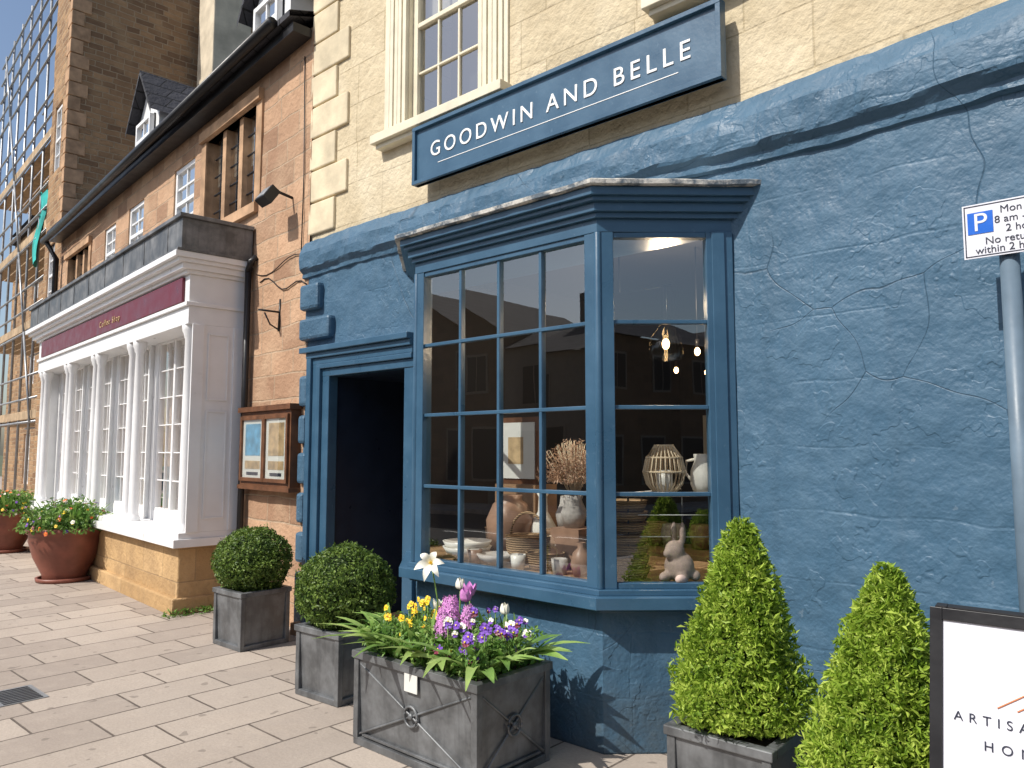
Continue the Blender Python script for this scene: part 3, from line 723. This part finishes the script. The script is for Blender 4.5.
mb.wall(-24, -11.35, -.01, 8.6, hs, lambda x: 1.5, IRON2, .25, .01, .15, MULL)
for h in hs: mb.sash(*h, 1.58, 2, 4, WHITE, GL2, .05, .025)
mb.build('walls', SC)
mb = MB(); mb.box(-24, -11.35, 1.4, 8, 8.6, 8.8, SLATE); mb.add([(-24, 1.3, 8.8), (-11.35, 1.3, 8.8), (-11.35, 4.5, 11), (-24, 4.5, 11)], [(0, 1, 2, 3)], SLATE); mb.build('roof', SC)
SF = empty('scaffolding', J, RZ); mb = MB()
for x in np.arange(-18, -11.3, 1.1):
    for y in (.1, 1.1): mb.tube([(x, y, 0), (x, y, 12.5)], .028, STEEL, 8)
for z in (2.2, 4.2, 6.2, 8.2, 10.2, 11.2):
    for y in (.1, 1.1): mb.tube([(-18.2, y-.04, z), (-11.3, y-.04, z)], .026, STEEL, 8)
    mb.tube([(-18.2, .05, z+1), (-11.3, .05, z+1)], .024, STEEL, 8); mb.tube([(-18.2, .05, z+.5), (-11.3, .05, z+.5)], .024, STEEL, 8)
    if z < 10:
        for k in range(4): mb.box(-18.2, -11.4, .14+k*.23, .34+k*.23, z+.03, z+.07, PLANK)
        mb.box(-18.2, -11.4, .07, .10, z+.07, z+.25, PLANK)
for k in range(5):
    mb.tube([(-12-k*1.1, .02, 2.2+k*2), (-13.1-k*1.1, .02, 4.2+k*2)], .024, STEEL, 8); mb.tube([(-11.5, .1+.0, 2.2+k*2), (-11.5, 1.1, 4.2+k*2)], .024, STEEL, 8)
mb.build('poles_and_boards', SF)
mb = MB()
def net(x0, z0, nx, nz, dx, dz, drape):
    vs = []; fs = []
    for j in range(nz+1):
        for i in range(nx+1):
            x = x0-i*dx; z = z0+j*dz
            vs.append((x-.12*math.sin(j*.5+drape), .03+.12*noise.noise(Vector((x*2, z*.8, drape)))+.05*math.sin(x*9+z), z-.12*math.sin(i*.45+drape)))
    for j in range(nz):
        for i in range(nx): fs.append((j*(nx+1)+i, j*(nx+1)+i+1, (j+1)*(nx+1)+i+1, (j+1)*(nx+1)+i))
    mb.add(vs, fs, NET, True)
net(-11.9, 5.6, 9, 12, .07, .13, 0)
mb.build('netting', SF)

# opposite side of the street
for k, (x0, w, h, m, pm) in enumerate(((-46, 9, 5.6, OPP, 0), (-37, 8, 6.2, OPPC, 1), (-29, 7, 4.8, OPP, 0), (-22, 7, 5.0, OPP, 1), (-15, 6, 4.4, OPPC, 0), (-9, 6, 4.9, OPP, 1), (-3, 7, 4.6, OPP, 0), (4, 7, 4.8, OPPC, 1), (11, 8, 5.0, OPP, 0), (19, 9, 4.7, OPP, 1))):
    E = empty('opposite_house'); mb = MB(); y = -9.2; x1 = x0+w
    mb.box(x0, x1, y-7, y, -.12, h, m)
    for i in range(int(w//2.2)):
        a = x0+.7+i*2.2
        mb.box(a, a+.95, y, y+.03, h-1.7, h-.5, OPPC); mb.box(a+.06, a+.89, y+.03, y+.034, h-1.63, h-.57, DARK); mb.box(a+.46, a+.49, y+.034, y+.045, h-1.63, h-.57, OPPC); mb.box(a, a+1.3, y, y+.03, .7, 2.3, OPPC); mb.box(a+.07, a+1.23, y+.03, y+.034, .77, 2.23, DARK)
    if pm:
        c = (x0+x1)/2
        mb.add([(x0, y, h), (x1, y, h), (c, y, h+1.9), (x0, y-7, h), (x1, y-7, h), (c, y-7, h+1.9)], [(1, 0, 2), (3, 4, 5)], m)
        mb.add([(x0-.1, y+.1, h-.05), (c, y+.1, h+1.98), (c, y-7, h+1.98), (x0-.1, y-7, h-.05), (x1+.1, y+.1, h-.05), (x1+.1, y-7, h-.05)], [(0, 1, 2, 3), (1, 4, 5, 2)], SLATE)
    else:
        mb.add([(x0, y+.2, h), (x1, y+.2, h), (x1, y-3.5, h+1.5), (x0, y-3.5, h+1.5), (x0, y-7, h), (x1, y-7, h)], [(0, 1, 2, 3), (3, 2, 5, 4)], SLATE)
        mb.box(x0+.3, x0+1.1, y-3.9, y-3.1, h+.5, h+2.4, m)
    mb.build('house', E)

# ------------------------------------------------------------------ planters & topiary
def planter(name, cx, cy, w, l, h, cross=True, rot=0):
    E = empty(name, (cx, cy, 0), rot); mb = MB(); a, b = w/2, l/2
    mb.prism([(-a+.02, -b+.02), (a-.02, -b+.02), (a-.02, b-.02), (-a+.02, b-.02)], .012, h-.04, ZINC, [(-a, -b), (a, -b), (a, b), (-a, b)])
    for (x0, x1, y0, y1) in ((-a-.018, a+.018, -b-.018, -b+.03), (-a-.018, a+.018, b-.03, b+.018)): mb.box(x0, x1, y0, y1, h-.04, h, ZINC)
    for (x0, x1) in ((-a-.018, -a+.03), (a-.03, a+.018)): mb.box(x0, x1, -b+.03, b-.03, h-.04, h-.001, ZINC)
    mb.box(-a+.03, a-.03, -b+.03, b-.03, h-.041, h-.025, SOIL)
    for (x0, x1, y0, y1) in ((-a-.006, a+.006, -b-.006, -b+.03), (-a-.006, a+.006, b-.03, b+.006), (-a-.005, -a+.03, -b+.03, b-.03), (a-.03, a+.005, -b+.03, b-.03)): mb.box(x0, x1, y0, y1, 0, .04, ZINC)
    for sx in (-1, 1):
        for sy in (-1, 1):
            x, y = sx*(a-.012), sy*(b-.012); mb.box(x-.02, x+.02, y-.02, y+.02, .03, h-.04, ZINC)
    if cross:
        def face(L, M):
            mb.M = M
            c0 = -L/2+.04; c1 = L/2-.04
            mb.tube([(c0, -.003, .06), (c1, -.004, h-.07)], .007, ZINC, 6); mb.tube([(c0, -.003, h-.07), (c1, -.006, .06)], .007, ZINC, 6)
            r = .05
            mb.tube([(r*math.cos(q), -.010, h/2-.005+r*math.sin(q)) for q in np.linspace(0, 2*math.pi, 20)], .008, ZINC, 6)
            mb.ball((0, -.01, h/2-.005), (.018, .012, .018), ZINC, 10, 6)
            mb.box(c0+.02, c1-.02, -.004, .01, h-.085, h-.07, ZINC); mb.box(c0+.02, c1-.02, -.004, .01, .05, .065, ZINC)
            mb.M = None
        face(w, Matrix.Translation((0, -b+.006, 0))); face(l, Matrix.Translation((a-.006, 0, 0)) @ Matrix.Rotation(rad(90), 4, 'Z'))
        face(w, Matrix.Translation((0, b-.006, 0)) @ Matrix.Rotation(rad(180), 4, 'Z')); face(l, Matrix.Translation((-a+.006, 0, 0)) @ Matrix.Rotation(rad(-90), 4, 'Z'))
    mb.build('zinc_box', E, .005); return E

def box_ball(cx, cy, h, R, seed, n=10500, pw=.43):
    planter('zinc_planter', cx, cy, pw, pw, h, False, rad(random.uniform(-4, 4)))
    E = empty('box_ball_topiary', (cx, cy, h+R*.74))
    d = dirs(n); r = R*(1+.12*lump(d, 2.4, seed))*(.80+.22*rng.uniform(0, 1, n)**.5)
    P = d*r[:, None]; P[:, 2] *= .90; P[:, 0] *= 1.05; P[:, 1] *= 1.05
    leaves('leaves', P, d, .024, BOX, E, .75, .6)
    m2 = 1100; d = dirs(m2); P = d*(R*(1.0+.10*rng.uniform(size=m2))*(1+.12*lump(d, 2.4, seed)))[:, None]; P[:, 2] *= .90
    leaves('shoots', P, np.cross(d, rng.normal(size=d.shape)), .03, BOX, E, .3, .35)
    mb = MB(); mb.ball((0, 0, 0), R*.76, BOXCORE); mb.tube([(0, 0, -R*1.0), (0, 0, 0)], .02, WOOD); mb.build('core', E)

def cone(cx, cy, h, H, R, seed, n=17000, pw=.44):
    planter('zinc_planter', cx, cy, pw, pw, h, False, rad(random.uniform(-3, 3)))
    E = empty('cone_topiary', (cx, cy, h+.0))
    def pr(t): return R*(np.minimum(1, t/.10+.55))*(1-t)**.72+.012
    t = rng.beta(1.0, 1.40, n); a = rng.uniform(0, 2*math.pi, n)
    D3 = np.stack([np.cos(a), np.sin(a), t*3], 1)
    r = pr(t)*(1+.22*lump(D3, 2.2, seed)+.10*lump(D3, 6, seed+3))*(.70+.32*rng.uniform(size=n)**.5)
    P = np.stack([r*np.cos(a)+.03*t, r*np.sin(a), t*H], 1); Nn = np.stack([np.cos(a), np.sin(a), np.full(n, .5)], 1)
    leaves('leaves', P, Nn, .024, YEL, E, .8, .5)
    m2 = 4200; t = rng.beta(1, 1.3, m2); a = rng.uniform(0, 2*math.pi, m2); D3 = np.stack([np.cos(a), np.sin(a), t*3], 1)
    r = pr(t)*(1+.22*lump(D3, 2.2, seed))*rng.uniform(.98, 1.18, m2)+.006
    P = np.stack([r*np.cos(a)+.03*t, r*np.sin(a), t*H*1.015+.012], 1)
    leaves('shoots', P, np.cross(np.stack([np.cos(a), np.sin(a), .9+0*a], 1), rng.normal(size=(m2, 3))), .036, YEL, E, .3, .35)
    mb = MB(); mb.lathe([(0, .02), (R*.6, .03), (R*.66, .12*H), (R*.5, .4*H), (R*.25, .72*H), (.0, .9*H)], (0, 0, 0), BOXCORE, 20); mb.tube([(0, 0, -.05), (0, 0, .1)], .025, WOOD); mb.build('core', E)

box_ball(-5.98, 3.38, .46, .295, 1)
box_ball(-4.32, 3.12, .45, .305, 5)
cone(-1.53, 3.16, .44, .84, .265, 2)
cone(-.91, 3.03, .36, .80, .25, 8)

# flower helpers
def ribbon(mb, p, a, L, lean, w, mat):
    pts = []
    for k in range(7):
        t = k/6; o = lean*L*t**1.5; pts.append(Vector((p[0]+math.cos(a)*o, p[1]+math.sin(a)*o, p[2]+L*(t-.45*lean*t*t))))
    s = Vector((-math.sin(a), math.cos(a), 0)); tw = rng.uniform(-.4, .4); vs = []
    for k, q in enumerate(pts):
        ww = w*math.sin(math.pi*(.14+.84*k/6)); e = s+Vector((0, 0, tw*k/6)); vs += [q-e*ww+Vector((0, 0, ww*.35)), q, q+e*ww+Vector((0, 0, ww*.35))]
    mb.add(vs, [(3*i+j, 3*i+j+1, 3*i+j+4, 3*i+j+3) for i in range(6) for j in (0, 1)], mat, True)
def tulip(mb, p, h, mat, r=.028, openk=1.0):
    a = rng.uniform(0, 6.28); e = rng.uniform(0, .05)
    top = (p[0]+math.cos(a)*e, p[1]+math.sin(a)*e, p[2]+h)
    mb.tube([p, ((p[0]+top[0])/2, (p[1]+top[1])/2, p[2]+h*.55), top], .0045, BLADE, 6)
    for k in range(6):
        b = k*math.pi/3+a; rr = r*(1 if k % 2 else .88); vs = []
        for j, (q, z, w) in enumerate(((.2, 0, .25), (.8, .15, .62), (1.0, .45, .80), (1.0*openk, .85, .74), (.9*openk**2, 1.2, .5), (.78*openk**3, 1.5, .22), (.7*openk**3.5, 1.65, .03))):
            c = Vector((top[0]+rr*q*math.cos(b), top[1]+rr*q*math.sin(b), top[2]+rr*z*1.5)); s = Vector((-math.sin(b), math.cos(b), 0))*rr*w; inn = Vector((math.cos(b), math.sin(b), 0))*rr*w*.35
            vs += [c-s-inn, c, c+s-inn]
        mb.add(vs, [(3*i+j, 3*i+j+1, 3*i+j+4, 3*i+j+3) for i in range(6) for j in (0, 1)], mat, True)
def lily(mb, p, h, mat, R=.075):
    # wide open drooping flower: six long recurving petals on a leaning stem
    top = Vector((p[0]-.02, p[1]-.03, p[2]+h)); mb.tube([p, (p[0], p[1], p[2]+h*.6), top], .0045, BLADE, 6)
    ax = Vector((.55, -.75, .35)).normalized(); u = ax.cross(Vector((0, 0, 1))).normalized(); w = ax.cross(u)
    for k in range(6):
        b = k*math.pi/3+.2; e = u*math.cos(b)+w*math.sin(b); f = e.cross(ax); vs = []; q = R*rng.uniform(.85, 1.1)
        for j in range(8):
            t = j/7; c = top+e*q*t+ax*(q*.55*math.sin(math.pi*min(1, t*.75)))-Vector((0, 0, .25*q*t*t)); ww = q*.24*math.sin(math.pi*(.1+.88*t))
            vs += [c-f*ww+ax*ww*.3, c, c+f*ww+ax*ww*.3]
        mb.add(vs, [(3*i+j, 3*i+j+1, 3*i+j+4, 3*i+j+3) for i in range(7) for j in (0, 1)], mat, True)
    for k in range(5): mb.tube([top, top+ax*.035+u*.008*math.cos(k*1.25)+w*.008*math.sin(k*1.25)], .0022, YELF, 5)
def hyacinth(mb, p, h, mat, r=.035, L=.11):
    mb.tube([p, (p[0], p[1], p[2]+h+L)], .006, BLADE, 6)
    for k in range(56):
        t = k/56; a = k*2.4; rr = r*(1-.5*t**2)*rng.uniform(.8, 1.15); c = Vector((p[0]+rr*math.cos(a), p[1]+rr*math.sin(a), p[2]+h+L*t)); nv = Vector((math.cos(a), math.sin(a), .3)).normalized()
        u = nv.cross(Vector((0, 0, 1))).normalized(); w = nv.cross(u); q = rng.uniform(0, 1); s = .015
        for j in range(5):
            b = q+j*1.257; e = u*math.cos(b)+w*math.sin(b); f = u*math.cos(b+1.57)+w*math.sin(b+1.57)
            mb.add([c, c+e*s*.6+f*s*.3, c+e*s*1.2+nv*s*.1, c+e*s*.6-f*s*.3], [(0, 1, 2, 3)], mat)
def pansy(mb, c, nrm, r, mat, cm=YELF, inner=None):
    nrm = Vector(nrm).normalized(); u = nrm.cross(Vector((.3, .2, 1))).normalized(); w = nrm.cross(u); c = Vector(c)
    for k in range(5):
        a = k*2*math.pi/5+.3; cc = c+(u*math.cos(a)+w*math.sin(a))*r*.5+nrm*.002*k
        mm = inner if (inner and k in (1, 2)) else mat
        vs = [cc]+[cc+(u*math.cos(q)+w*math.sin(q))*r*.56+nrm*(.12*r*math.cos(3*q)) for q in np.linspace(0, 2*math.pi, 9)[:-1]]
        mb.add(vs, [(0, i+1, (i+1) % 8+1) for i in range(8)], mm, False)
    mb.add([c+nrm*.012+(u*math.cos(q)+w*math.sin(q))*r*.18 for q in np.linspace(0, 2*math.pi, 7)[:-1]], [tuple(range(6))], cm)

# trough
TX, TY, TW, TL, TH_ = -3.07, 2.905, .94, .53, .50
T = planter('zinc_trough_planter', TX, TY, TW, TL, TH_, True)
mb = MB(); mb.box(-.04, .06, -.281, -.276, .37, .46, PAPER); mb.build('label', T)
F = empty('trough_flowers', (TX, TY, TH_-.03)); mb = MB()
for k in range(110):
    x = rng.uniform(-.44, .44); y = rng.uniform(-.24, .24); ribbon(mb, (x, y, 0), rng.uniform(0, 6.28), rng.uniform(.14, .32), rng.uniform(.1, .9), rng.uniform(.010, .026), BLADE if k % 2 else LEAFG)
for k in range(24):
    x = -.44+k*.038; ribbon(mb, (x, -.2, .03), -math.pi/2+rng.uniform(-1.0, 1.0), rng.uniform(.16, .30), rng.uniform(.8, 1.7), rng.uniform(.020, .038), BLADE)
for k in range(14): ribbon(mb, (.40, -.22+k*.033, .03), rng.uniform(-1.0, 1.0), rng.uniform(.16, .28), rng.uniform(.8, 1.6), rng.uniform(.02, .036), BLADE)
for k in range(12): ribbon(mb, (-.40, -.22+k*.035, .03), math.pi+rng.uniform(-.8, .8), rng.uniform(.18, .32), rng.uniform(.7, 1.4), rng.uniform(.016, .03), BLADE)
for (x, y, h, r) in ((.02, -.06, .19, .046), (.09, -.13, .17, .046), (-.04, .02, .22, .038), (.14, .0, .20, .038), (.05, -.03, .24, .04)): hyacinth(mb, (x, y, 0), h, PINKF, r, .11)
for (x, y, h, m_, r, ok) in ((.11, .04, .32, PINKF, .03, 1.15), (.05, .10, .34, PINKF, .03, 1.2), (-.05, .12, .36, WHTF, .026, 1.0), (.27, .12, .26, WHTF, .025, 1), (-.20, .1, .22, WHTF, .026, 1.2)): tulip(mb, (x, y, 0), h, m_, r, ok)
lily(mb, (-.13, .03, 0), .50, WHTF, .085)
for k in range(34):
    x = rng.uniform(-.42, -.10); y = rng.uniform(-.22, .2); z = rng.uniform(.13, .27)
    mb.tube([(x, y, 0), (x, y, z)], .003, LEAFG, 5); pansy(mb, (x, y, z), (rng.uniform(-.2, .7), -1, rng.uniform(.2, .9)), rng.uniform(.012, .023), YELF, ORAF)
for k in range(46):
    x = rng.uniform(.14, .43); y = rng.uniform(-.24, .2); z = rng.uniform(.10, .28)
    mb.tube([(x, y, 0), (x, y, z)], .003, LEAFG, 5); q = k % 3
    pansy(mb, (x, y, z), (rng.uniform(0, 1), -1, rng.uniform(.1, .9)), rng.uniform(.016, .027), [WHTF, PURF, PURF][q], YELF, [PURF, MARF, None][q])
for k in range(10):
    x = rng.uniform(-.2, .2); y = rng.uniform(-.24, -.1); z = rng.uniform(.06, .14); pansy(mb, (x, y, z), (.4, -1, .6), .022, [WHTF, YELF, PURF][k % 3], YELF, MARF)
mb.build('flowers', F)
n = 3800; P = np.stack([rng.uniform(-.46, .46, n), rng.uniform(-.27, .27, n), rng.uniform(0.01, .20, n)], 1)
leaves('bedding_foliage', P, np.tile([0, 0, 1.0], (n, 1)), .034, LEAFG, F, .8, .5)

def pot(cx, cy, R, H, seed):
    E = empty('terracotta_pot', (cx, cy, 0)); mb = MB()
    mb.lathe([(0, 0), (R*.52, 0), (R*.55, .02), (R*.56, H*.12), (R*.80, H*.45), (R*.93, H*.75), (R*.92, H*.86), (R*1.0, H*.90), (R*1.02, H*.98), (R*.94, H), (R*.9, H*.92), (0, H*.92)], (0, 0, 0), TERRA, 48)
    mb.lathe([(R*.62, 0), (R*.7, .005), (R*.72, .05), (R*.66, .05)], (0, 0, 0), TERRA, 40); mb.build('pot', E)
    n = 5200; d = dirs(n); d[:, 2] = np.abs(d[:, 2]); r = rng.uniform(.5, 1.05, n)*(1+.3*lump(d, 2.5, seed))
    P = d*r[:, None]*np.array([R*1.15, R*1.15, .36])+np.array([0, 0, H*.93])
    F = empty('potted_flowers', (cx, cy, 0)); leaves('foliage', P, d, .05, LEAFG, F, .9, .5)
    mb = MB()
    for k in range(75):
        d = dirs(1)[0]; d[2] = abs(d[2]); p = d*np.array([R*1.1, R*1.1, .34])*rng.uniform(.9, 1.15)+np.array([0, 0, H*.93])
        pansy(mb, p, (d[0], d[1]-.3, d[2]+.3), rng.uniform(.018, .032), [YELF, ORAF, YELF, MARF, WHTF, PURF, ORAF, PINKF][k % 8], YELF)
    for k in range(60):
        a = rng.uniform(0, 6.28); q = rng.uniform(.2, R*.9); ribbon(mb, (q*math.cos(a), q*math.sin(a), H*.93), a, rng.uniform(.3, .46), .5, .016, LEAFG)
    mb.build('blooms', F)
pot(-10.55, 3.42, .44, .66, 1); pot(-14.2, 3.72, .44, .64, 7)

n = 1500; P = np.stack([rng.uniform(-1.5, -.5, n), rng.uniform(-.72, -.05, n), rng.uniform(0, .06, n)], 1)
P = P[(np.abs(P[:, 0]+1.34) < .08) | (P[:, 1] > -.12) & (P[:, 0] > -1.36)]
W_ = empty('weeds', J, RZ); leaves('leaves', P, np.tile([0, 0, 1.0], (len(P), 1)), .05, LEAFG, W_, .9, .3)

# ------------------------------------------------------------------ parking sign
E = empty('parking_sign'); mb = MB(); px, py = -.525, 3.60
mb.tube([(px, py, 0), (px, py, 2.52)], .036, plain('grey_blue_pole', (.12, .17, .22), .45), 20); mb.lathe([(.038, 0), (.038, .012), (0, .02)], (px, py, 2.52), BLACK, 20)
sx0, sx1, sz0, sz1 = -.675, -.35, 2.385, 2.61
mb.box(sx0, sx1, py-.052, py-.047, sz0, sz1, SIGNW)
mb.box(sx0+.006, sx0+.010, py-.0535, py-.052, sz0+.006, sz1-.006, INK); mb.box(sx0+.006, sx1-.006, py-.0535, py-.052, sz1-.010, sz1-.006, INK); mb.box(sx0+.006, sx1-.006, py-.0535, py-.052, sz0+.006, sz0+.010, INK); mb.box(sx1-.010, sx1-.006, py-.0535, py-.052, sz0+.006, sz1-.006, INK)
mb.box(sx0+.018, sx0+.108, py-.0545, py-.052, sz0+.10, sz1-.035, SIGNB)
mb.box(px-.05, px+.05, py-.047, py-.038, 2.46, 2.49, STEEL); mb.build('post_and_plate', E)
text('letter_p', 'P', sx0+.063, py-.0555, sz0+.112, .105, SIGNW, E, None, 'CENTER', 90, .0008)
for k, s in enumerate(('Mon - Sat', '8 am - 6 pm', '2 hours')): text('sign_text', s, sx0+.215, py-.0535, sz1-.052-.040*k, .042, INK, E, None, 'CENTER', 90, .0008)
for k, s in enumerate(('No return', 'within 2 hours')): text('sign_text', s, sx0+.165, py-.0535, sz0+.052-.036*k, .042, INK, E, None, 'CENTER', 90, .0008)

# ------------------------------------------------------------------ A-board
E = empty('a_frame_sign', (-.67, 2.76, 0))
tilt = rad(-11)
for s, nm in ((1, 'front_panel'), (-1, 'rear_panel')):
    mb = MB(); mb.M = Matrix.Translation((0, 0 if s > 0 else .06, 1.10)) @ Matrix.Rotation(tilt*s, 4, 'X')
    fz = -1.12
    mb.box(0, .035, -.016, .016, fz, 0, BLACK); mb.box(.585, .62, -.016, .016, fz, 0, BLACK); mb.box(.035, .585, -.015, .015, -.035, 0, BLACK); mb.box(.035, .585, -.015, .015, fz+.08, fz+.115, BLACK)
    mb.box(.035, .585, -.006, .006, fz+.115, -.035, SIGNW)
    if s > 0:
        for a, b in (((.18, -.27), (.28, -.20)), ((.28, -.20), (.38, -.27)), ((.23, -.27), (.28, -.235)), ((.28, -.235), (.33, -.27))): mb.tube([(a[0], -.008, a[1]), (b[0], -.008, b[1])], .0024, ORANGE, 6)
    mb.build(nm, E, .003)
def abt(body, zl, size, w):
    o = text('panel_text', body, 0, 0, 0, size, INK, E, w, 'CENTER', 90, .0006)
    Mt = Matrix.Translation((0, 0, 1.10)) @ Matrix.Rotation(tilt, 4, 'X') @ Matrix.Translation((.31, -.0085, zl)) @ Matrix.Rotation(rad(90), 4, 'X')
    o.matrix_local = Mt
abt('ARTISAN GIFTS &', -.325, .038, .49); abt('HOMEWARE', -.395, .038, .33)

# ------------------------------------------------------------------ camera, light
cam = bpy.data.cameras.new('camera'); co = bpy.data.objects.new('camera', cam); COL.objects.link(co)
cam.sensor_width = 36; cam.lens = 26.72; cam.clip_end = 1000; cam.clip_start = .05
co.location = (0, 0, 1.6); co.rotation_euler = (rad(95), 0, rad(42)); scene.camera = co
el = rad(47); hx, hy = .27, .963
Ld = Vector((hx*math.cos(el), hy*math.cos(el), -math.sin(el)))
sd = bpy.data.lights.new('sun', 'SUN'); sd.energy = 5.0; sd.angle = rad(.5); sd.color = (1, .955, .88)
so = bpy.data.objects.new('sun', sd); COL.objects.link(so); so.rotation_euler = Ld.to_track_quat('-Z', 'Y').to_euler(); so.location = (-5, -10, 15)
w = bpy.data.worlds.new('World'); scene.world = w; w.use_nodes = True; nt = w.node_tree
sk = nt.nodes.new('ShaderNodeTexSky'); sk.sky_type = 'NISHITA'; sk.sun_disc = False; sk.sun_elevation = el; sk.sun_rotation = math.atan2(-hx, -hy); sk.dust_density = 2.0
nt.links.new(sk.outputs[0], nt.nodes['Background'].inputs[0]); nt.nodes['Background'].inputs[1].default_value = .15
